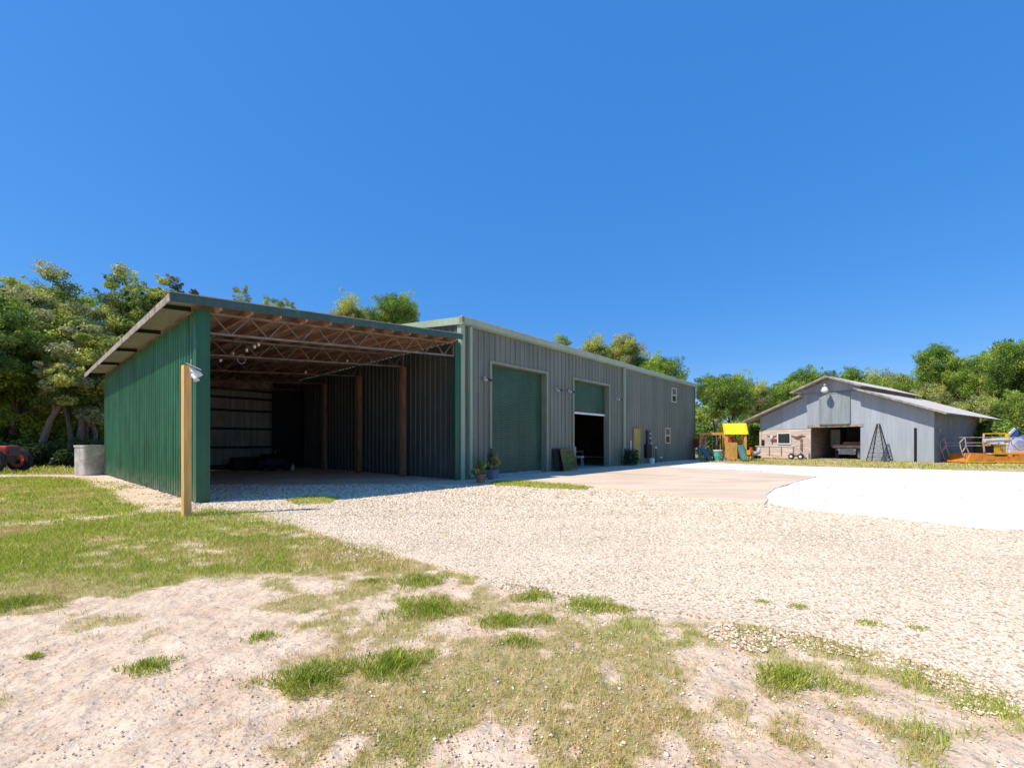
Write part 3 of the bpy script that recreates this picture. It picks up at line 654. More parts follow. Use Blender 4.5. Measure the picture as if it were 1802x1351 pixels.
# roof sheet
rx0,rx1,ry0,ry1=-8.42,-.30,-.38,13.3
def roofsheet():
    m=MB(); V=[]; pts=[]; k=ry0
    while k<ry1:
        pts += [(k,0),(k+.15,0),(k+.165,.022),(k+.215,.022)]; k+=.23
    pts=[p for p in pts if p[0]<ry1]+[(ry1,0)]
    for y,o_ in pts:
        for x in (rx0,rx1): V.append((x,y,uz(x,y)+.115+o_))
    return m.add(V,[(2*i,2*i+1,2*i+3,2*i+2) for i in range(len(pts)-1)])
roofsheet().build('roof','roofmetal',Sd)
q=MB(); sf=MB(); sf.add([(rx0+.02,ry0+.02,uz(rx0,ry0)+.108),(SX,ry0+.02,uz(SX,ry0)+.108),(SX,ry1-.02,uz(SX,ry1)+.108),(rx0+.02,ry1-.02,uz(rx0,ry1)+.108)],[(0,1,2,3)]); sf.build('soffit','cream',Sd); q.add([(SX+.005,ry0+.02,uz(SX,ry0)+.112),(rx1,ry0+.02,uz(rx1,ry0)+.112),(rx1,ry1-.02,uz(rx1,ry1)+.112),(SX+.005,ry1-.02,uz(SX,ry1)+.112)],[(0,1,2,3)]); q.add([(SX,SD-.06,uz(SX,SD)-.35),(-.04,SD-.06,uz(0,SD)-.6),(-.04,SD-.06,uz(0,SD)+.11),(SX,SD-.06,uz(SX,SD)+.11)],[(0,1,2,3)]); q.build('ceiling','ceiling',Sd)
q=MB(); q.add([(rx1-.02,.12,uz(rx1,.12)+.10),(-.035,.12,uz(0,.12)+.10),(-.035,SD,uz(0,SD)+.10),(rx1-.02,SD,uz(rx1,SD)+.10)],[(0,1,2,3)]); q.build('wall_flashing','fascia',Sd)
f=MB()
def slab3(m,p,q,h0,h1,t,nrm):
    n=Vector(nrm)*t; a=[Vector((p[0],p[1],p[2]+h0)),Vector((q[0],q[1],q[2]+h0)),Vector((q[0],q[1],q[2]+h1)),Vector((p[0],p[1],p[2]+h1))]
    m.add(a+[v+n for v in a],[(0,1,2,3),(7,6,5,4),(0,4,5,1),(2,6,7,3),(1,5,6,2),(0,3,7,4)])
P0=(rx0,ry0,uz(rx0,ry0)); P1=(rx1,ry0,uz(rx1,ry0)); P2=(rx0,ry1,uz(rx0,ry1))
slab3(f,P0,P1,-.01,.165,.02,(0,-1,0)); f.build('front_fascia','fascia',Sd)
f=MB(); slab3(f,(rx0,ry0-.02,P0[2]),P2,-.01,.15,.02,(-1,0,0)); f.build('side_fascia','rafter',Sd)
f=MB(); slab3(f,(rx0-.03,ry0-.045,P0[2]),(rx1,ry0-.045,P1[2]),.166,.185,.09,(0,1,0)); f.build('drip_edge','roofmetal',Sd)
# outriggers under the side eave
for y in (.35,3.2,6.3,9.4,12.6):
    MB().bar((rx0+.02,y,uz(rx0,y)+.05),(SX-.04,y,uz(SX,y)+.05),.035,.09).build('outrigger','black',Sd)
# purlins (run front to back)
for i,x in enumerate(np.linspace(-7.5,-.55,12)):
    MB().bar((x,-.34,uz(x,-.34)+.03),(x,SD,uz(x,SD)+.03),.05,.17).build('purlin','purlin',Sd)
# open-web trusses
def truss(y,m_,x1=-.32):
    t=MB(); a=(SX+.22,y); 
    top=lambda x: uz(x,y)-.055; bot=lambda x: uz(x,y)-.50
    for s_ in (-.025,.025):
        t.bar((a[0],y+s_,top(a[0])),(x1,y+s_,top(x1)),.022,.05); t.bar((a[0],y+s_,bot(a[0])),(x1,y+s_,bot(x1)),.022,.05)
    n=19; xs=np.linspace(a[0]+.05,x1-.03,n)
    for i in range(n-1):
        z0=bot(xs[i]) if i%2 else top(xs[i]); z1=top(xs[i+1]) if i%2 else bot(xs[i+1])
        t.bar((xs[i],y,z0),(xs[i+1],y,z1),.022,.022)
    t.bar((x1,y,bot(x1)-.03),(x1,y,top(x1)),.05,.06); t.bar((a[0],y,bot(a[0])),(a[0],y,top(a[0])),.04,.05)
    return t.build('truss',m_,Sd)
truss(.08,'joist'); truss(3.0,'joist'); truss(6.2,'rust'); truss(9.3,'rust'); truss(12.4,'rust')
for y in (2.85,6.05,9.15):
    MB().box(-.55,-.38,y-.09,y+.09,0,uz(-.45,y)-.54).build('post','timber',Sd)
for y in (3.1,6.2,9.3):
    MB().box(SX+.12,SX+.27,y-.08,y+.08,0,uz(SX,y)-.54).build('post','timber',Sd)
# hanging bulbs
def shedpt(px,py,y):                                  # where a sight line meets the shed plane y
    dx,dy=(px-CX)/F,1.0
    # solve local y
    a=dx*Vv.x+dy*Vv.y; b=(0-CO[0])*Vv.x+(0-CO[1])*Vv.y; t=(y-b)/a
    return (dx*t,dy*t,HC+(HY-py)/F*t)
for px,py,y in ((455,606,2.0),(448,610,2.15),(434,616,2.6),(410,622,3.2),(388,634,4.0),(611,635,4.0),(538,655,5.5)):
    q=shedpt(px,py,y); lx=(q[0]-CO[0])*U.x+(q[1]-CO[1])*U.y; zt=uz(lx,y)+.1
    r=thing('hanging_bulb','small round white bulb hanging under the open shed roof','light bulb',q,RZ,'white bulbs hung under the shed roof')
    MB().lathe([(.012,.055),(.03,.04),(.042,0),(.03,-.04),(.008,-.055)],12).build('bulb','bulb',r,smooth=True)
    MB().tube([(0,0,.055),(0,0,max(.1,zt-q[2]))],.004,6).build('cord','black',r)
q=shedpt(425,632,3.0)
r=MB(); pts=[(.11*math.cos(a)+0,0,.13*math.sin(a)) for a in np.linspace(.9,2*math.pi+.3,22)]; r.tube(pts,.010,6)
o=r.build('hose_loop','lightgrey',None,q,(0,0,RZ)); tag(o,'pale loop of hose hung from the shed rafters','hose')
# dark clutter at the back of the shed
def W3(x,y,z=0): p=L2W(x,y); return (p[0],p[1],z)
t=thing('mower','dark riding mower parked in the black back corner of the shed','mower',W3(-2.1,10.6),RZ+.4)
MB().box(-.75,.35,-.3,.3,.25,.55).build('chassis','darkgrey',t,bevel=.05); MB().box(-.75,-.2,-.25,.25,.55,.78).build('hood','black',t,bevel=.06); MB().box(.0,.35,-.2,.2,.55,.95).build('seat','black',t,bevel=.05)
for a,b,r_ in ((-.55,-.36,.18),(-.55,.36,.18),(.3,-.4,.25),(.3,.4,.25)): MB().lathe([(r_*.6,-.08),(r_,-.06),(r_,.06),(r_*.6,.08)],18,(a,b,r_),'y').build('wheel','rubber',t)
MB().tube([(-.1,0,.7),(-.02,0,.95)],.015,6).build('steering_column','lightgrey',t)
crate('tool_crate','black crate against the rear wall of the shed','crate',-3.0,11.9,1.1,.6,.62,'black')
t=thing('plastic_jug','small pale jug on the shed floor near the mower','jug',W3(-1.6,10.0),0); MB().lathe([(.08,0),(.09,.02),(.09,.2),(.03,.26),(.03,.3)],14).build('body','cloth',t); MB().lathe([(.035,.3),(.035,.33)],12).build('cap','darkgrey',t)

# light pole in front of the green wall
px_,py_=G(328,907); t=thing('light_pole','square yellow-brown timber post with white floodlight at its top','post',(px_,py_,0),RZ+.12)
pm=MB(); pm.box(-.062,.062,-.062,.062,-.02,2.74); pm.build('post','postwood',t,bevel=.006)
q=MB(); q.box(.02,.075,-.10,-.063,2.52,2.70); q.build('bracket','white',t)
hd=MB(); hd.tube([(.05,-.10,2.66),(.12,-.16,2.60),(.15,-.18,2.55)],[.035,.05,.055],14); l1=hd.build('lamp_head','white',t,smooth=True)
hd=MB(); hd.tube([(.05,-.10,2.58),(.08,-.18,2.50),(.09,-.20,2.46)],[.025,.035,.05],12); hd.build('motion_sensor','white',t,smooth=True)
hd=MB(); hd.bar((-.03,-.09,2.77),(.15,-.20,2.67),.11,.015); hd.build('lamp_hood','white',t)
MB().tube([(.062,-.02,2.74),(.07,-.02,2.86)],.008,6).build('wire','lightgrey',t)

# pale tank
p=G(143,836); t=thing('storage_tank','pale weathered round-cornered concrete tank at the back of the green wall','tank',(p[0],p[1]+.35,0),-.35)
def rbox(w_,d_,r_,n=6):
    out=[]
    for cx_,cy_,a0 in ((w_/2-r_,d_/2-r_,0),(-w_/2+r_,d_/2-r_,90),(-w_/2+r_,-d_/2+r_,180),(w_/2-r_,-d_/2+r_,270)):
        for k in range(n+1):
            a=math.radians(a0+90*k/n); out.append((cx_+r_*math.cos(a),cy_+r_*math.sin(a)))
    return out
MB().prism(rbox(.9,.7,.2),'z',0,1.13).build('body','dirtyconc',t); MB().prism(rbox(.95,.75,.22),'z',1.13,1.21).build('rim','dirtyconc',t,bevel=.02)

# ------------------------------------------------------------------ tractor at the left edge
p=AT(11,19.3); t=thing('tractor','faded red tractor cut off by the left edge, nose pointing right','tractor',(p[0],p[1],0),.05)
for s_ in (-.55,.55):
    w_=MB().lathe([(.30,-.10),(.46,-.10),(.53,-.05),(.53,.05),(.46,.10),(.30,.10)],28,(0,s_,.53),'y').build('tyre','rubber',t)
    MB().lathe([(.10,-.09),(.31,-.12),(.31,.12),(.10,.09)],24,(0,s_,.53),'y').build('rim','redpaint',t)
    MB().lathe([(.07,-.135),(.07,.135)],12,(0,s_,.53),'y').build('hub','darkgrey',t)
for s_ in (-.8,.8):
    MB().lathe([(.40,-.18),(.66,-.18),(.78,-.08),(.78,.08),(.66,.18),(.40,.18)],32,(-1.9,s_,.78),'y').build('tyre','rubber',t)
    MB().lathe([(.12,-.15),(.42,-.20),(.42,.20),(.12,.15)],24,(-1.9,s_,.78),'y').build('rim','redpaint',t)
    MB().box(-2.6,-1.3,s_-.2,s_+.2,1.6,1.66).build('fender','redpaint',t,bevel=.02)
MB().box(-1.7,.30,-.28,.28,.75,1.18).build('hood','redpaint',t,bevel=.06)
MB().box(.30,.36,-.24,.24,.78,1.12).build('grille','darkgrey',t)
MB().box(-1.9,.2,-.18,.18,.45,.74).build('chassis','darkgrey',t)
MB().box(-2.2,-1.8,-.22,.22,1.1,1.5).build('seat','black',t,bevel=.05)
MB().tube([(-1.55,0,1.1),(-1.35,0,1.5)],.02,8).build('steering_column','darkgrey',t)
MB().tube([(-.5,.1,1.18),(-.5,.1,1.75)],.035,8).build('exhaust','lightgrey',t)

# ------------------------------------------------------------------ grey barn
Bn=thing('barn','weathered blue-grey barn with raised centre roof and open doorway','barn',BO,BZ)
BW,BDp=10.9,12.2
def zl(x): return 3.42+x*.42                      # left slope underside
def zrr(x): return 3.36+(BW-x)*.42
UL,UR=3.25,7.0; zu=lambda x: 6.12-abs(x-5.12)*.42
o_=(3.83,7.0,2.46)
w=MB()
# front wall in vertical pieces, front at y=0, 6 cm thick
def wp(x0,x1,zb,zt0,zt1): w.prism([(x0,zb),(x1,zb),(x1,zt1),(x0,zt0)],'y',0,.06)
wp(0,UL,2.36,zl(0),zl(UL)); wp(UL,3.83,2.36,zu(UL),zu(3.83)); wp(3.83,5.12,2.46,zu(3.83),zu(5.12)); wp(5.12,7.0,2.46,zu(5.12),zu(7.0)); wp(7.0,BW,0,zrr(7.0),zrr(BW))
w.build('front_wall','barn',Bn)
m=MB(); z=0
while z<2.34:
    h=min(.19,2.35-z); m.box(.0,3.70,.01+R.uniform(0,.018),.07,z+.006,z+h); z+=.195
m.build('board_wall','barnwood',Bn)
m=MB(); m.box(3.70,3.83,-.03,.08,0,2.36); m.build('door_post','barnwood',Bn)
m=MB(); m.box(-.05,.08,-.03,.0,0,2.36); m.build('corner_post','barnwood',Bn)
m=MB(); m.box(3.6,7.15,-.05,-.002,2.44,2.62); m.build('door_lintel','rafter',Bn)
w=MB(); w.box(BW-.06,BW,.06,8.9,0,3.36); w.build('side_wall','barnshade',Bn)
w=MB(); w.box(BW-.09,BW-.03,8.9,BDp,0,3.36); w.build('side_board_wall','oldwood',Bn)
w=MB(); w.box(0,.06,.07,BDp,0,3.4); w.build('far_side_wall','barn',Bn)
w=MB(); w.box(0,BW,BDp,BDp+.06,0,3.4); w.prism([(UL,3.4),(UR,3.4),(UR,5.2),(5.12,6.0),(UL,5.2)],'y',BDp,BDp+.06); w.build('rear_wall','barn',Bn)
for x,nm in ((UR,'monitor_wall'),(UL,'monitor_wall')):
    w=MB(); w.box(x-.03,x+.03,.07,BDp-.01,4.5,zu(UR)+.02); w.build(nm,'oldwood',Bn)
def slope(xa,za,xb,zb,y0,y1,th,m_,name='roof'):
    q=MB(); V=[]; n=int((y1-y0)/.3); 
    ys=np.linspace(y0,y1,n*4+1)
    for i,y in enumerate(ys):
        o=.025 if i%4==0 else 0
        for (x,z_) in ((xa,za),(xb,zb)): V.append((x,y,z_+th+o))
    q.add(V,[(2*i,2*i+1,2*i+3,2*i+2) for i in range(len(ys)-1)])
    q.add([(xa,y0,za+th-.02),(xb,y0,zb+th-.02),(xb,y1,zb+th-.02),(xa,y1,za+th-.02)],[(0,1,2,3)])
    ro=q.build(name,m_,Bn)
    e=MB(); e.add([(xa,y0-.03,za+.0),(xb,y0-.03,zb+.0),(xb,y0-.03,zb+th+.03),(xa,y0-.03,za+th+.03),(xa,y0,za+.0),(xb,y0,zb+.0),(xb,y0,zb+th+.03),(xa,y0,za+th+.03)],[(0,1,2,3),(7,6,5,4),(0,4,5,1),(3,2,6,7),(0,3,7,4),(1,5,6,2)])
    e.build('barge_board','rafter',Bn)
    # rafters tails
    for y in np.arange(y0+.6,y1,1.2):
        rb=MB(); rb.add([(xa,y-.03,za+.0),(xb,y-.03,zb+.0),(xb,y-.03,zb+th-.025),(xa,y-.03,za+th-.025),(xa,y+.03,za+.0),(xb,y+.03,zb+.0),(xb,y+.03,zb+th-.025),(xa,y+.03,za+th-.025)],[(0,1,2,3),(7,6,5,4),(0,4,5,1),(3,2,6,7),(0,3,7,4),(1,5,6,2)])
        rb.build('rafter','rafter',Bn)
slope(-1.15,zl(-1.15),UL+.15,zl(UL+.15),-.85,BDp+3,.10,'barnroof')
slope(UR-.15,zrr(UR-.15),BW+.75,zrr(BW+.75),-.85,BDp+3.4,.10,'barnroof')
slope(UL-.55,zu(UL-.55),5.12,zu(5.12),-.85,BDp+.7,.10,'barnroof')
slope(5.12,zu(5.12),UR+.35,zu(UR+.35),-.85,BDp+.7,.10,'barnroof')
ld=MB(); ld.box(4.42,6.4,-.09,-.03,2.68,5.0); ld=ld.build('loft_door','barndoor',Bn)
f=MB(); f.box(4.42,4.5,-.115,-.09,2.68,5.0); f.box(6.32,6.4,-.115,-.09,2.68,5.0); f.box(4.5,6.32,-.115,-.09,2.68,2.76); f.box(4.5,6.32,-.115,-.09,4.92,5.0); f.build('door_frame','barndoor',ld)
MB().box(4.45,6.37,-.14,-.09,2.60,2.67).build('sill','oldwood',ld)
f=MB(); f.box(UL+.1,UR-.1,-.045,-.002,5.02,5.09); f.build('trim_board','rafter',Bn)
q=MB(); q.box(1.45,2.33,-.03,.0,1.22,2.0); wd=q.build('window','darkgrey',Bn); 
q=MB()
for i in range(7): q.box(1.52+i*.115,1.57+i*.115,-.036,-.031,1.28,1.94)
q.build('louvre','glass',wd)
q=MB(); q.box(1.37,1.45,-.045,.0,1.14,2.08); q.box(2.33,2.41,-.045,.0,1.14,2.08); q.box(1.45,2.33,-.045,.0,2.0,2.08); q.box(1.45,2.33,-.045,.0,1.14,1.22); q.build('frame','white',wd)
MB().box(.12,.35,-.02,.005,.95,1.5).build('shutter','black',Bn)
q=MB(); q.box(9.93,10.06,-.05,-.003,0,2.25); q.build('door_seam','black',Bn)
q=MB(); q.box(3.84,6.99,.3,7.0,.012,.03); q.build('barn_floor','dirtyconc',Bn)
q=MB(); q.box(4.05,4.7,3.0,3.05,.9,2.3); q.build('inner_board','cream',Bn)
q=MB(); q.box(3.7,3.76,.1,7,.0,2.6); q.box(7.08,7.14,.1,7,0,2.6); q.build('stall_partition','oldwood',Bn)
# lamp on an arm
p=B2W(5.05,0); t=thing('barn_lamp','round white yard lamp on an arm under the barn gable','lamp',(p[0],p[1],5.05),BZ)
MB().tube([(0,-.0,.45),(0,-.4,.55),(0,-.75,.45)],.02,8).build('arm','lightgrey',t)
MB().lathe([(.10,.38),(.16,.30),(.24,.10),(.22,-.02),(.10,-.08)],18,(0,-.75,0)).build('shade','white',t,smooth=True)
MB().lathe([(.07,.42),(.08,.55),(.05,.58)],12,(0,-.75,0)).build('ballast','lightgrey',t)
for x,y_,z,lb in ((BW,1.2,2.1,'pale square plate fixed low on the shaded barn side'),(BW,3.6,2.6,'small pale lamp high on the shaded barn side')):
    p=B2W(x,y_); t=thing('wall_plate',lb,'wall fitting',(p[0],p[1],z),BZ); MB().box(0,.04,-.12,.12,-.15,.15).build('plate','cream',t,bevel=.01); MB().tube([(.04,0,0),(.09,0,0)],.04,10).build('cap','lightgrey',t)
# lattice windmill tower ornament
p=B2W(8.35,-1.1); t=thing('lattice_tower','small black lattice windmill tower standing before the grey barn wall','ornament',(p[0],p[1],0),BZ)
H=2.55; hw=.52
cs=[(-1,-1),(1,-1),(1,1),(-1,1)]
for a,b in cs: MB().bar((a*hw,b*hw,0),(a*.06,b*.06,H),.045).build('leg','darkgrey',t)
q=MB()
for k in range(8):
    z0=H*k/8.5; z1=H*(k+1)/8.5; h0=hw-(hw-.06)*z0/H; h1=hw-(hw-.06)*z1/H
    for i in range(4):
        a=cs[i]; b=cs[(i+1)%4]
        q.bar((a[0]*h0,a[1]*h0,z0),(b[0]*h1,b[1]*h1,z1),.014); q.bar((b[0]*h0,b[1]*h0,z0),(a[0]*h1,a[1]*h1,z1),.014); q.bar((a[0]*h1,a[1]*h1,z1),(b[0]*h1,b[1]*h1,z1),.016)
q.build('bracing','darkgrey',t); MB().lathe([(.02,H),(.06,H+.04),(.02,H+.16)],10).build('finial','lightgrey',t)
# flatbed trailer along the board wall
p=B2W(2.2,-1.0); t=thing('flatbed_trailer','low weathered flatbed trailer parked along the barn board wall','trailer',(p[0],p[1],0),BZ)
for zz in (.33,.55,.77): MB().box(-1.75,1.1,-.55,-.50,zz,zz+.17).build('side_board','barnwood',t)
for a in (-1.7,-.7,.2,1.05): MB().box(a-.03,a+.03,-.59,-.552,.22,1.02).build('stake','oldwood',t)
MB().box(-1.8,1.15,-.55,.5,.22,.32).build('deck','barnwood',t); MB().box(-1.8,1.12,-.6,.0,.97,1.02).build('top_rail','cloth',t)
for a in (1.0,1.65): 
    MB().lathe([(.09,-.07),(.20,-.07),(.23,0),(.20,.07),(.09,.07)],18,(a,-.75,.23),'y').build('wheel','rubber',t); MB().lathe([(.03,-.08),(.1,-.08),(.1,.08),(.03,.08)],14,(a,-.75,.23),'y').build('hub','white',t)
MB().tube([(1.1,-.5,1.0),(1.5,-.6,.7),(2.0,-.6,.15)],.045,8).build('drawbar','lightgrey',t); MB().tube([(1.1,-.5,.3),(2.0,-.6,.12)],.05,8).build('drawbar','darkgrey',t)
# shutters / junk hung on the board wall
for x,z,m_,lb in ((.95,1.65,'cloth','pale animal skull hung on the barn boards left of the window'),(2.95,1.75,'cardboard','weathered driftwood piece hung on the barn boards right of the window')):
    p=B2W(x,-.03); t=thing('wall_ornament',lb,'ornament',(p[0],p[1],z),BZ)
    b_=MB()
    if m_=='cloth':
        b_.tube([(0,0,.2),(0,-.06,0),(0,-.08,-.3)],[.13,.12,.05],10); b_.build('body',m_,t,smooth=True)
        for s_ in (-1,1): MB().tube([(.08*s_,0,.15),(.3*s_,-.02,.18),(.42*s_,-.02,.33)],[.035,.03,.01],8).build('horn','oldwood',t)
        MB().box(.05,.4,-.05,-.01,-.25,-.05).build('sign_plate','redpaint',t)
    else:
        b_.tube([(-.5,0,.1),(-.1,-.05,.0),(.25,-.03,.12),(.5,0,.05)],[.04,.09,.07,.03],8); b_.build('body',m_,t); MB().tube([(.0,-.04,.03),(.15,-.06,-.2)],[.06,.03],8).build('branch','oldwood',t)

# utility vehicle inside barn
p=B2W(5.65,1.9); t=thing('utility_cart','pale flat-nosed farm cart parked inside the barn doorway','utility vehicle',(p[0],p[1],.03),BZ)
MB().box(-.85,.85,-.1,1.9,.62,.82).build('chassis','oldwood',t,bevel=.03)
MB().box(-.95,.95,-.35,1.0,.85,1.08).build('hood','pinkrail',t,bevel=.05)
MB().box(-.35,.9,-.2,.7,1.08,1.32).build('load','clay',t,bevel=.09)
MB().box(-.55,.55,-.32,-.28,.35,.8).build('grille','lightgrey',t)
for a in (-.72,.72):
    for b in (.1,1.6): MB().lathe([(.15,-.1),(.33,-.1),(.36,0),(.33,.1),(.15,.1)],20,(a,b,.36),'x').build('tyre','lightgrey' if a>0 else 'rubber',t)
for a in (-.5,.5): MB().lathe([(.08,-.03),(.09,.0),(.05,.02)],12,(a,-.35,.7),'y').build('headlight','white',t)

# ------------------------------------------------------------------ playset
p=AT(1292,32.0); t=thing('playset','wooden playset tower with yellow roof, swing beam and green slide','playset',(p[0],p[1],0),-.28)
for a in (-.6,.6):
    for b in (-.55,.55): MB().box(a-.08,a+.08,b-.08,b+.08,0,1.95).build('post','playwood',t)
MB().box(-.6,.6,-.55,.55,1.0,1.06).build('deck','playwood',t)
q=MB(); 
for i in range(6): q.box(-.52+i*.1,-.43+i*.1,-.66,-.635,.1,1.3)
q.build('ladder_panel','playwood',t)
q=MB(); q.box(-.55,.0,-.6,-.56,1.15,1.2); q.box(.555,.585,-.5,.5,1.35,1.42); q.box(-.5,.5,.56,.59,1.35,1.42); q.build('rail','playwood',t)
rf=MB(); rf.add([(-.78,-.72,1.88),(.78,-.72,1.88),(.78,0,2.68),(-.78,0,2.68),(-.78,.72,1.88),(.78,.72,1.88)],[(0,1,2,3),(3,2,5,4)]); rf=rf.build('roof','yellow',t)
sm=rf.modifiers.new('s','SOLIDIFY'); sm.thickness=.02
q=MB()
for a in (-.72,.72):
    q.bar((a,-.7,1.87),(a,0,2.64),.04,.08); q.bar((a,.7,1.87),(a,0,2.64),.04,.08)
q.build('roof_frame','playwood',t)
sl=MB(); pts=[]; 
for i in range(13):
    u_=i/12; yy=-.55-1.35*u_; zz=1.02*(1-u_)**1.15+.10+.03*math.sin(u_*9)
    pts.append((yy,zz))
V=[]
for yy,zz in pts:
    for xx,dz in ((.05,.12),(.08,0),(.44,0),(.47,.12)): V.append((xx,yy,zz+dz))
sl.add(V,[(4*i+j,4*i+j+1,4*i+j+5,4*i+j+4) for i in range(12) for j in range(3)]); so=sl.build('slide','slide',t); sm=so.modifiers.new('s','SOLIDIFY'); sm.thickness=.03
MB().bar((-2.35,.0,1.93),(-.7,.0,1.93),.12,.19).build('swing_beam','playwood',t)
for b in (-.7,.7): MB().bar((-2.3,b,0),(-2.25,0,1.9),.08).build('beam_leg','playwood',t)
for a,m_ in ((-2.0,'slide'),(-1.3,'slide')):
    s_=MB().box(a-.16,a+.16,-.1,.1,.5,.54).build('swing_seat',m_,t); 
    for b in (-.14,.14): MB().tube([(a+b,0,.54),(a+b,0,1.87)],.012,6).build('swing_rope','lightgrey',s_)
MB().box(-.9,-.84,.25,.31,0,2.0).build('post','playwood',t)
MB().box(-.42,.1,.40,.445,1.1,1.75).build('panel','redpaint',t); MB().box(.60,.64,-.45,.45,.1,1.25).build('side_panel','playwood',t); MB().box(-.5,.5,.46,.5,.1,1.0).build('rear_panel','yellowpaint',t)
p=AT(1259,34); t=thing('birdhouse_pole','slim timber pole with round wooden birdhouse behind the swing beam','birdhouse',(p[0],p[1],0),.2)
MB().box(-.07,.07,-.07,.07,0,2.8).build('pole','oldwood',t); MB().lathe([(.08,2.55),(.2,2.65),(.22,2.95),(.05,3.1)],14).build('house','oldwood',t)
p=AT(1263,30.8); t=thing('barrel','turquoise plastic barrel on the grass beside the playset','barrel',(p[0],p[1],0))
MB().lathe([(.16,0),(.17,.1),(.24,.35),(.27,.7),(.27,.72)],20).build('body','teal',t,smooth=False); MB().lathe([(.30,.70),(.31,.76),(.28,.78)],20).build('rim','white',t)
p=AT(1241,31.5); t=thing('small_slide','small upright teal toddler slide left of the turquoise barrel','toy slide',(p[0],p[1],0),.3)
q=MB(); q.add([(-.2,-.6,.05),(.2,-.6,.05),(.2,.35,1.0),(-.2,.35,1.0)],[(0,1,2,3)]); o=q.build('chute','slide',t); sm=o.modifiers.new('s','SOLIDIFY'); sm.thickness=.06
for a in (-.18,.18): MB().bar((a,.5,0),(a,.35,1.15),.06).build('side_frame','teal',t)
p=AT(1231,33); t=thing('toy_climber','orange-brown toy climber near the workshop corner','climbing toy',(p[0],p[1],0),.4)
for a in (-.25,.25):
    for b in (-.25,.25): MB().box(a-.05,a+.05,b-.05,b+.05,0,1.5).build('post','cloth' if b<0 else 'timber',t)
MB().box(-.3,.3,-.3,.3,.95,1.55).build('cabin','redpaint',t,bevel=.04); MB().box(-.36,.36,-.36,.36,1.55,1.7).build('roof','orange',t,bevel=.05); MB().box(-.3,.3,-.3,.3,.62,.75).build('platform','cloth',t)
for px,Y,m_,lb in ((1319,34,'red','red and yellow ride-on toy on the grass between playset and barn'),(1250,33,'cardboard','tan rocking toy behind the turquoise barrel'),(1329,35,'lightgrey','grey plastic ride-on toy against the barn corner')):
    p=AT(px,Y); t=thing('ride_on_toy',lb,'toy',(p[0],p[1],0),R.uniform(0,2))
    MB().tube([(-.3,0,.35),(0,0,.42),(.3,0,.5),(.42,0,.9)],[.14,.19,.16,.09],12).build('body',m_,t,smooth=True)
    for a in (-.25,.25):
        for b in (-.15,.15): MB().lathe([(.05,-.03),(.13,-.03),(.13,.03),(.05,.03)],14,(a,b,.13),'y').build('wheel','yellowpaint' if m_=='red' else 'rubber',t)
    MB().box(-.4,-.3,-.15,.15,.35,.7).build('seat_back','yellowpaint' if m_=='red' else m_,t,bevel=.02)
p=AT(1275,30.9); t=thing('stepping_block','pale stone block at the foot of the green slide','block',(p[0],p[1],0),.2); 
b_=MB(); b_.prism(rbox(.5,.4,.1),'z',0,.14); b_.build('block','cloth',t,bevel=.03); MB().prism(rbox(.34,.26,.08),'z',.14,.24).build('cap_stone','cloth',t,bevel=.02)
# fence post by the door of barn, low
p=B2W(3.55,-.9); t=thing('gate_post','short yellowish round post left of the barn doorway','post',(p[0],p[1],0)); MB().lathe([(.09,0),(.09,1.5),(.06,1.58)],12).build('post','oldwood',t); MB().lathe([(.1,1.2),(.1,1.25)],12).build('band','lightgrey',t)

# ------------------------------------------------------------------ orange platform machine
p=AT(1686,28.3); t=thing('work_platform','orange railed machine deck with yellow engine housing at the right edge','farm machine',(p[0],p[1],0),-.06)
Lw=4.3
MB().prism([(0,.05),(.12,.05),(Lw-.05,.05),(Lw+.1,.75),(Lw-.3,.62),(2.9,.55),(2.9,.42),(1.35,.42),(1.35,.62),(.35,.62),(.12,.15),(0,.15)],'y',-.5,1.0).build('deck','orange',t,bevel=.015)
MB().box(.02,Lw-.1,-.56,-.502,.04,.14).build('skid_rail','yellowpaint',t)
for a in (.42,1.15): MB().box(a,a+.55,-.52,-.502,.2,.5).build('side_panel','orange',t)
def rail(x0,x1,y,zs,parent=t):
    for z in zs: MB().tube([(x0,y,z),(x1,y,z)],.022,8).build('rail','pinkrail',parent)
for y in (-.45,.95):
    rail(.0,1.5,y,(1.62,1.28,1.1)); rail(2.9,4.1,y,(1.62,1.1,.88))
    for pts in ([(0,y,1.62),(.08,y,1.05),(.25,y,.6),(.3,y,.2)],[(.0,y,1.62),(-.3,y,1.3),(-.25,y,.95),(-.1,y,.5),(.06,y,.1)],[(-.12,y,.75),(.1,y,1.12)],[(4.1,y,1.62),(3.95,y,1.1),(3.9,y,.6)],[(4.1,y,1.62),(4.15,y,1.2),(4.6,y,.8)]):
        MB().tube(pts,.028,8).build('rail_post','pinkrail',t)
rail(1.6,2.9,-.45,(1.6,))
for x in (0,4.1): MB().tube([(x,-.45,1.62),(x,.95,1.62)],.022,8).build('rail','pinkrail',t)
MB().prism(rbox(.8,.8,.1),'z',.63,1.2).build('engine_housing','yellowpaint',t,(2.45,.3,0)); MB().tube([(1.45,-.12,1.42),(3.0,-.12,1.48)],.12,14).build('boom','cloth',t)
MB().tube([(1.5,-.1,.62),(1.42,-.1,1.3),(1.5,-.05,1.85)],.05,8).build('boom_bracket','pinkrail',t); MB().box(2.82,2.98,-.15,.1,1.3,1.85).build('boom_bracket','yellowpaint',t,bevel=.03)
MB().tube([(1.5,.0,1.85),(2.9,.0,1.87)],.035,8).build('top_rail','yellowpaint',t)
MB().box(1.62,2.04,-.1,.6,.64,1.1).build('vent_opening','black',t); MB().bar((2.25,-.17,1.3),(2.5,-.52,.4),.06).build('hydraulic_ram','oldwood',t)
MB().box(1.5,3.1,-.53,-.40,.56,.64).build('step','yellowpaint',t)
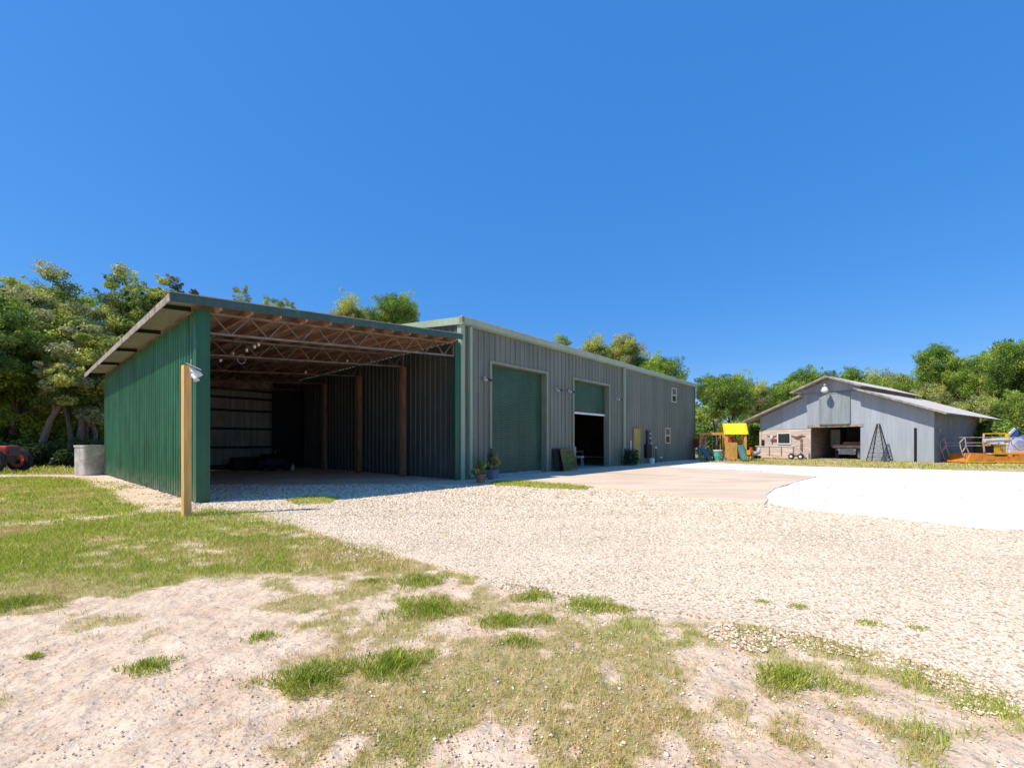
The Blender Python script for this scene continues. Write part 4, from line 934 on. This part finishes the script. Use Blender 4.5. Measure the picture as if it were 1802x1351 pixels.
for px,Y,w_,m_,nm,lb,hh in ((1772,31.5,1.6,'lilac','covered_trailer','white and pale blue tarpaulin heap behind the orange machine',1.75),(1800,33,1.4,'blue','covered_boat','deep blue tarpaulin-covered boat at the right edge',1.85)):
    p=AT(px,Y); t=thing(nm,lb,'covered load',(p[0],p[1],0),.2)
    q=MB(); n=9; V=[]
    for i in range(n):
        for j in range(n):
            a=i/(n-1)*2-1; b=j/(n-1)*2-1; z=hh*(1-.35*abs(a)**2-.3*abs(b)**2)+R.uniform(-.07,.07)+a*.18
            V.append((a*w_*.8,b*w_*.6,z if max(abs(a),abs(b))<1 else z*.45))
    q.add(V,[(i*n+j,(i+1)*n+j,(i+1)*n+j+1,i*n+j+1) for i in range(n-1) for j in range(n-1)]); q.build('tarpaulin',m_,t,smooth=False)
    MB().box(-w_*.75,w_*.75,-w_*.5,w_*.5,.3,.6).build('bed','darkgrey',t)
    for a in (-.5,.5): MB().lathe([(.1,-.08),(.28,-.08),(.3,0),(.28,.08),(.1,.08)],18,(a,-w_*.55,.3),'y').build('wheel','rubber',t)
p=AT(1782,31); t=thing('tilted_panel','blue and white panel tilted up above the tarpaulin heap','panel',(p[0],p[1],1.35),.1)
b_=MB(); b_.add([(-.7,0,.1),(.1,0,.85),(.42,0,.9),(.38,0,.45),(.1,0,.3)],[(0,1,2,3,4)]); o=b_.build('panel','blue',t); o.modifiers.new('s','SOLIDIFY').thickness=.04
b_=MB(); b_.bar((-.75,-.03,.12),(.15,-.03,.92),.05,.16); b_.build('edge','white',t); MB().bar((.3,0,-1.35),(.3,0,.5),.06).build('prop','darkgrey',t)

# ------------------------------------------------------------------ plants
def leafcloud(cx,cy,cz,rx,ry,rz,n,size,base,shade=.5):
    u=rng.normal(0,1,(n,3)); u/=np.linalg.norm(u,axis=1)[:,None]
    r=rng.random(n)**.45; c=np.array([cx,cy,cz])+u*r[:,None]*np.array([rx,ry,rz])
    nrm=u*.6+rng.normal(0,.7,(n,3))+np.array([0,0,.35]); nrm/=np.linalg.norm(nrm,axis=1)[:,None]
    a=rng.normal(0,1,(n,3)); t1=np.cross(nrm,a); t1/=np.linalg.norm(t1,axis=1)[:,None]; t2=np.cross(nrm,t1)
    s=(size*(.6+.8*rng.random(n)))[:,None]
    V=np.stack([c-t1*s,c-t2*s*.55+nrm*s*.1,c+t1*s,c+t2*s*.55+nrm*s*.1],1)
    t=np.array(base)*(.7+.6*rng.random((n,1)))
    return V,t
def mkleaves(parts,name,mat_=None,parent=None):
    V=np.concatenate([p[0] for p in parts]); T=np.concatenate([p[1] for p in parts]); n=len(V)
    return npmesh(name,V.reshape(-1,3),np.arange(n*4).reshape(n,4),mat_ or LEAF,np.repeat(T,4,0),parent)
PAL=[(.28,.38,.05),(.38,.48,.06),(.19,.29,.04),(.47,.54,.08),(.11,.19,.035),(.31,.37,.08)]
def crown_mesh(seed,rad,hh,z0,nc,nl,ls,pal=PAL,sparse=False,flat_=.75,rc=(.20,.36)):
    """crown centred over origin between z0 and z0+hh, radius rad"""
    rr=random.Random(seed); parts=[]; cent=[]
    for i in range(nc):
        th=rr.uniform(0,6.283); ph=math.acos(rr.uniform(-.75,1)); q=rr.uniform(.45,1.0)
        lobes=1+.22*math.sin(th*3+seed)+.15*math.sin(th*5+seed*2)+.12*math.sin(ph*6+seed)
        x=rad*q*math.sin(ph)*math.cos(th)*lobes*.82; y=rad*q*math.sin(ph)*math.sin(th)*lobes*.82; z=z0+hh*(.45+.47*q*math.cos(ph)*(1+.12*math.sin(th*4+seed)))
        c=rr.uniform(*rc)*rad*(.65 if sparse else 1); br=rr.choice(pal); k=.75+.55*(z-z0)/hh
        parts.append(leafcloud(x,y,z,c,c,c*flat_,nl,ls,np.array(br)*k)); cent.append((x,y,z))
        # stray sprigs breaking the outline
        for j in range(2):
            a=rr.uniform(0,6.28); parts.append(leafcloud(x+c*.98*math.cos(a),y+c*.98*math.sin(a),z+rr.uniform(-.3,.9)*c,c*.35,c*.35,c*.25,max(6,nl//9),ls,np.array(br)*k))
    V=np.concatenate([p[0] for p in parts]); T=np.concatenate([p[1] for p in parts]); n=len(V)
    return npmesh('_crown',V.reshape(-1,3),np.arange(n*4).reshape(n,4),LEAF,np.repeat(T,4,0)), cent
def trunk_mesh(seed,cent,z0,r0,mname='bark',nlimb=9,lean=0):
    rr=random.Random(seed); m=MB(); top=z0+ .15*z0
    tp=[(0,0,-.1),(.08*lean,0,z0*.35),(.25*lean,.1,z0*.75),(.4*lean,.1,top)]
    m.tube(tp,[r0*1.35,r0,r0*.85,r0*.6],10)
    cs_=sorted(cent,key=lambda c:rr.random())[:nlimb]
    for c in cs_:
        a=Vector((.35*lean,.1,top*rr.uniform(.7,.98))); b=Vector(c); mid=a.lerp(b,.5)+Vector((rr.uniform(-.3,.3),rr.uniform(-.3,.3),rr.uniform(-.1,.4)))
        m.tube([a,a.lerp(mid,.5)+Vector((0,0,.1)),mid,b],[r0*.45,r0*.36,r0*.25,r0*.08],7)
    me=bpy.data.meshes.new('_trunk'); me.from_pydata(m.v,[],m.f); me.materials.append(M[mname]); me.polygons.foreach_set('use_smooth',[True]*len(me.polygons)); return me
# prototypes of unit-ish trees: height 10, radius 4
YEL=[(.42,.46,.09),(.55,.57,.13),(.30,.36,.07),(.14,.20,.04),(.42,.42,.19)]
DEEP=[(.18,.30,.04),(.28,.42,.05),(.10,.18,.03),(.38,.49,.07),(.21,.32,.045)]
PRO={}
for key,seed,nc,nl,ls,pal,sparse,z0 in (('a',1,95,430,.088,DEEP,False,2.2),('b',2,90,430,.088,DEEP,False,1.8),('c',3,95,400,.09,PAL,False,2.0),('d',4,85,430,.088,YEL,False,2.4),('s',5,40,240,.085,YEL,True,3.5),('t',6,48,260,.085,PAL,True,3.0)):
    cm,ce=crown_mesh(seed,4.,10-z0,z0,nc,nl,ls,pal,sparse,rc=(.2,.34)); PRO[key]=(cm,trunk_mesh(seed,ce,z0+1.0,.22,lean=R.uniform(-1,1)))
def tree(name,px,Y,ytop,rpx,key,label,group=None,rz=0,cat='tree'):
    H=(HY-ytop)*Y/F+HC; p=AT(px,Y); rad=rpx*Y/F
    t=thing(name,label,cat,(p[0],p[1],0),rz,group)
    q=rad/4.1; sz=min(H/10.,q*1.25)
    o=bpy.data.objects.new('crown',PRO[key][0]); link(o,t); o.scale=(q,q,sz); o.location=(0,0,H-10*sz)
    o=bpy.data.objects.new('trunk',PRO[key][1]); link(o,t); o.scale=(q,q,H/10.)
    return t
GB='woodland trees behind the barn and workshop'
# left oak group: bigger, finer prototypes
def oak(px,Y,ytop,rpx,seed,label,pal,bark='bark',zbot=2.0,trunkx=0,nc=110,nl=380,ls=.082):
    H=(HY-ytop)*Y/F+HC; p=AT(px,Y); rad=rpx*Y/F
    t=thing('oak_tree',label,'tree',(p[0],p[1],0),0)
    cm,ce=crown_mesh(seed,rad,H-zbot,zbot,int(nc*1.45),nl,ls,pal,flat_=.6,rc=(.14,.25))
    o=bpy.data.objects.new('crown',cm); link(o,t)
    o=bpy.data.objects.new('trunk',trunk_mesh(seed,ce,min(zbot+1.6,3.8),.12+rad*.02,bark,12,R.uniform(-2,2))); link(o,t)
oak(-95,24,455,150,21,'oak at the left edge shading the red tractor',PAL,zbot=1.5)
oak(62,32,447,100,22,'tallest bright green oak left of the shed, sprawling crown',YEL,zbot=1.8,nc=150)
oak(150,27,560,85,23,'low spreading oak with pinkish trunk between tractor and tank',YEL,'pinkbark',zbot=1.9,nc=130)
oak(235,36,458,75,24,'oak with a rounded top knob left of the shed roof corner',YEL,zbot=2.0,nc=130)
oak(308,38,472,48,25,'thin-topped brownish oak touching the shed roof corner',[(.2,.2,.09),(.15,.17,.06),(.22,.21,.12),(.12,.15,.04)],zbot=4.,nc=75,nl=230)
oak(10,27,500,90,26,'dense green oak standing behind the tractor',YEL,zbot=1.6)
oak(215,30,575,62,27,'low dense oak right behind the pale tank',YEL,'pinkbark',zbot=2.0,nc=90)
oak(-190,30,420,110,28,'oak just past the left edge with a few leaves in view',DEEP,zbot=4)
oak(110,42,470,95,29,'hazy green oak filling the gap behind the two left crowns',PAL,zbot=3)
oak(270,44,500,60,30,'green oak behind the shed roof corner, partly hidden',PAL,zbot=3)
oak(20,40,475,80,31,'green oak behind the dark one at the left edge',YEL,zbot=2.5)
# loose leaning trunks under the canopy
for i,(px,Y,pts,r_,lb) in enumerate(((78,25,[(0,0,0),(-.1,0,1.3),(.35,0,2.6),(1.0,0,3.6)],.17,'leaning pinkish bare trunk curving right under the left canopy'),(122,26,[(0,0,0),(.1,0,1.6),(-.3,.1,3.4)],.12,'slim upright trunk left of the pale tank under the canopy'),(137,26,[(0,0,0),(.0,.1,1.5),(.2,.1,3.2)],.14,'thicker pinkish trunk directly behind the pale tank'),(160,27,[(0,0,1e-3),(.3,0,1.8),(-.5,0,4.2)],.11,'thin crooked trunk beside the back corner of the green wall'))):
    p=AT(px,Y); t=thing('bare_tree',lb,'tree',(p[0],p[1],0))
    MB().tube(pts,[r_*1.2,r_,r_*.7] if len(pts)==3 else [r_*1.2,r_,r_*.8,r_*.5],10).build('trunk','pinkbark',t,smooth=True)
    e=Vector(pts[-1]); MB().tube([Vector(pts[-2]).lerp(e,.3),e+Vector((-.6,.2,.9))],[r_*.5,r_*.2],8).build('branch','pinkbark',t,smooth=True)
# understorey bushes left
def bush(px,Y,h,w,pal,label,cat='bush',n=14,nl=200,ls=.08,name='bush',z=0,W=None,group=None):
    p=AT(px,Y) if W is None else W; t=thing(name,label,cat,(p[0],p[1],z),0,group); parts=[]; 
    for i in range(n):
        a=R.uniform(0,6.28); q=R.random()**.5*w*.65; zz=h*R.uniform(.2,.8)
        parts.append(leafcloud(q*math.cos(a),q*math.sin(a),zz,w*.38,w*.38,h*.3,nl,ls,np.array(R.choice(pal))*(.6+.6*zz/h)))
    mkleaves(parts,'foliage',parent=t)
    m=MB()
    for i in range(5):
        a=R.uniform(0,6.28); m.tube([(0,0,-.02),(w*.2*math.cos(a),w*.2*math.sin(a),h*.4),(w*.4*math.cos(a),w*.4*math.sin(a),h*.7)],[.025,.018,.008],6)
    m.build('stem','bark',t)
    return t
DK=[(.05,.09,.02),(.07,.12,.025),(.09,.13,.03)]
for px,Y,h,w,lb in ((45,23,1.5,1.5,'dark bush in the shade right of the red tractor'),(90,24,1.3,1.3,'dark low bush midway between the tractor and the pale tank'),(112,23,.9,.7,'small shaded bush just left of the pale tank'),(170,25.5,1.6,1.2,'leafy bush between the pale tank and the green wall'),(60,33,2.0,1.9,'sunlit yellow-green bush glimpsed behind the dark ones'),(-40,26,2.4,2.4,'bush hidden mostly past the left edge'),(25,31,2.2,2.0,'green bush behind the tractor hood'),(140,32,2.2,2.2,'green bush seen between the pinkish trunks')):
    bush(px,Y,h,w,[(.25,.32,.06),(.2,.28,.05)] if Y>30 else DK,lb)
for px,Y,h,w,lb in ((12,27.5,3.4,2.0,'tall bush under the left canopy behind the tractor'),(95,28.5,3.6,2.4,'tall leafy bush hanging between the leaning trunks'),(165,28,3.4,2.0,'tall leafy bush beside the back corner of the green wall'),(128,30,4.0,2.4,'tall shaded bush behind the slim upright trunk'),(50,30,3.8,2.6,'tall shaded bush behind the leaning pinkish trunk')):
    bush(px,Y,h,w,PAL,lb,n=24,nl=230,ls=.10)
# trees over the roofs
for px,Y,yt,rp,k,lb in ((425,46,500,22,'s','small sparse treetop over the shed roof, leftmost of those above it'),(478,48,516,32,'s','low wispy treetop second from left above the shed roof'),(508,47,524,18,'s','tiny treetop third from left above the shed roof'),
 (612,44,519,46,'d','flat-topped yellowish tree above the middle of the shed roof'),(698,46,507,44,'a','tall-knobbed green tree above the right half of the shed roof'),(655,47,540,36,'d','lower tree between the two taller ones above the shed roof'),
 (986,52,583,27,'t','thin treetop above the workshop roof over the first roller door side'),(1040,55,588,37,'d','rounded treetop above the workshop, second from left'),(1103,54,580,37,'d','tallest spiky treetop above the workshop roof'),(1076,58,598,40,'t','low treetop nestled between the two above the workshop'),(1158,50,616,46,'a','broad bright green tree above the far end of the workshop roof'),(1135,54,622,38,'b','dark green tree low above the workshop roof')):
    tree('tree',px,Y,yt,rp,k,lb,rz=R.uniform(0,6))
for px,Y,yt,rp,k,lb in ((1243,50,655,24,'b','narrow tree against the far corner of the workshop'),(1285,47,648,44,'a','large rounded green tree behind the playset'),(1325,52,668,32,'d','yellower tree right of the large one behind the playset'),
 (1362,56,672,34,'b','tree over the left eave of the barn'),(1425,54,637,44,'b','dark-topped tree rising behind the barn roof left of its peak'),(1392,60,655,36,'a','tree left of the dark-topped one behind the barn'),
 (1500,58,640,40,'b','tree directly behind the barn peak'),(1555,60,645,42,'d','yellowish tree behind the barn right of its peak'),(1605,56,652,38,'c','low green tree over the barn upper roof right end'),
 (1655,52,598,42,'b','tall tree with high domed top behind the barn right slope'),(1690,56,635,36,'a','tree filling the dip right of the tall domed one'),(1735,47,612,46,'b','wide tree above the barn eave at right'),(1785,42,586,50,'a','tallest tree at the right edge'),(1725,41,690,44,'d','bright low tree behind the orange machine'),(1800,38,680,50,'c','leafy tree at the right edge behind the blue boat'),(1870,40,600,60,'b','tree just beyond the right edge'),(1765,44,650,36,'d','mid-height yellow-green tree left of the right-edge ones'),(1640,50,668,36,'d','bright tree just above the barn right roof slope')):
    tree('tree',px,Y,yt,rp,k,lb,rz=R.uniform(0,6))
for px,Y,h,w,lb in ((1243,41,3.0,1.6,'tall bush behind the swing beam'),(1275,41,3.2,2.0,'bush behind the yellow playset roof'),(1310,40,3.2,2.0,'bush between playset and barn'),(1735,35,3.0,2.2,'bush right of the barn boards behind the machine'),(1790,37,3.2,2.4,'bush behind the blue tarpaulin')):
    bush(px,Y,h,w,DEEP,lb,n=22,nl=260,ls=.12)
# far wood as one mass
parts=[]
for i in range(520):
    a=R.uniform(-1.35,1.4); Y=R.uniform(60,78); x=a*Y; h=R.uniform(1,7.5) if a>.3 else R.uniform(1,7)
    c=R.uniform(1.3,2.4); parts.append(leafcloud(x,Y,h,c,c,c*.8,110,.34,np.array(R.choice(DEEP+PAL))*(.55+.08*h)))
o=mkleaves(parts,'far_woodland'); tag(o,'distant wood closing the view behind the buildings','woodland',kind='stuff')

# planters and shrub at the wall
def pot_plant(W,h,w,m_,pal,label,potr=.17,poth=.28,ls=.05,n=10,nl=60):
    t=thing('potted_plant',label,'potted plant',(W[0],W[1],0),0)
    MB().lathe([(potr*.75,0),(potr,poth*.9),(potr*1.1,poth*.9),(potr*1.1,poth),(potr*.9,poth)],20).build('pot',m_,t)
    parts=[]
    for i in range(n):
        a=R.uniform(0,6.28); q=R.random()**.5*w*.7; parts.append(leafcloud(q*math.cos(a),q*math.sin(a),poth+h*R.uniform(.1,.9),w*.32,w*.32,h*.22,nl,ls,R.choice(pal)))
    mkleaves(parts,'foliage',parent=t); m=MB()
    for i in range(5):
        a=R.uniform(0,6.28); m.tube([(0,0,poth*.8),(w*.4*math.cos(a),w*.4*math.sin(a),poth+h*.8)],[.01,.005],6)
    m.build('stem','bark',t)
PY=[(.45,.42,.12),(.30,.38,.08),(.2,.3,.06),(.5,.45,.2)]
pot_plant(G(846,849),.42,.34,'clay',PY,'low yellow-green potted plant nearest the corner downspout')
pot_plant(G(867,843),.56,.32,'greypot',PY+[(.3,.2,.2)],'taller plant in a round grey pot beside the closed roller door',.22,.34)
pot_plant(L2W(.95,-.5),.75,.2,'greypot',[(.2,.2,.18),(.15,.2,.1),(.3,.25,.2)],'thin greyish potted plant against the wall behind the other two',.12,.3,n=7,nl=30)
bush(0,0,.95,.62,[(.05,.10,.05),(.07,.12,.06),(.06,.09,.03)],'dark shrub at the wall foot right of the second downspout',n=12,nl=110,ls=.06,name='shrub',W=L2W(12.35,-.55))

# ------------------------------------------------------------------ light, sky, camera
el=math.radians(53); az=math.atan2(-.693,-.287)
sd=Vector((math.cos(el)*math.sin(az),math.cos(el)*math.cos(az),math.sin(el)))
L=bpy.data.lights.new('sun','SUN'); L.energy=5.0; L.angle=math.radians(.5); L.color=(1,.91,.76)
lo=bpy.data.objects.new('sun',L); link(lo); lo.rotation_euler=sd.to_track_quat('Z','Y').to_euler(); lo.location=(0,0,30)
Wd=bpy.data.worlds.new('World'); S.world=Wd; Wd.use_nodes=True; n,l=Wd.node_tree.nodes,Wd.node_tree.links
sk=n.new('ShaderNodeTexSky'); sk.sky_type='NISHITA'; sk.sun_disc=False; sk.sun_elevation=el; sk.sun_rotation=az%(2*math.pi); sk.altitude=0; sk.air_density=1.0; sk.dust_density=.4; sk.ozone_density=2.0
hs=n.new('ShaderNodeHueSaturation'); hs.inputs['Saturation'].default_value=1.35; hs.inputs['Value'].default_value=1.45
l.new(sk.outputs[0],hs.inputs['Color']); mxs=n.new('ShaderNodeMix'); mxs.data_type='RGBA'; mxs.inputs[0].default_value=.68; mxs.inputs[7].default_value=(.38,1.9,5.6,1); l.new(hs.outputs[0],mxs.inputs[6]); l.new(mxs.outputs[2],n['Background'].inputs['Color']); n['Background'].inputs['Strength'].default_value=.14
cam=bpy.data.cameras.new('camera'); cam.sensor_width=36; cam.lens=36*F/1802; cam.shift_y=(HY-675.5)/1802; cam.clip_end=4000; cam.clip_start=.05
co=bpy.data.objects.new('camera',cam); link(co); co.location=(0,0,HC); co.rotation_euler=(math.radians(90),0,0); S.camera=co
S.view_settings.view_transform='Standard'; S.view_settings.look='None'; S.view_settings.exposure=0
S.cycles.max_bounces=8; S.cycles.diffuse_bounces=5
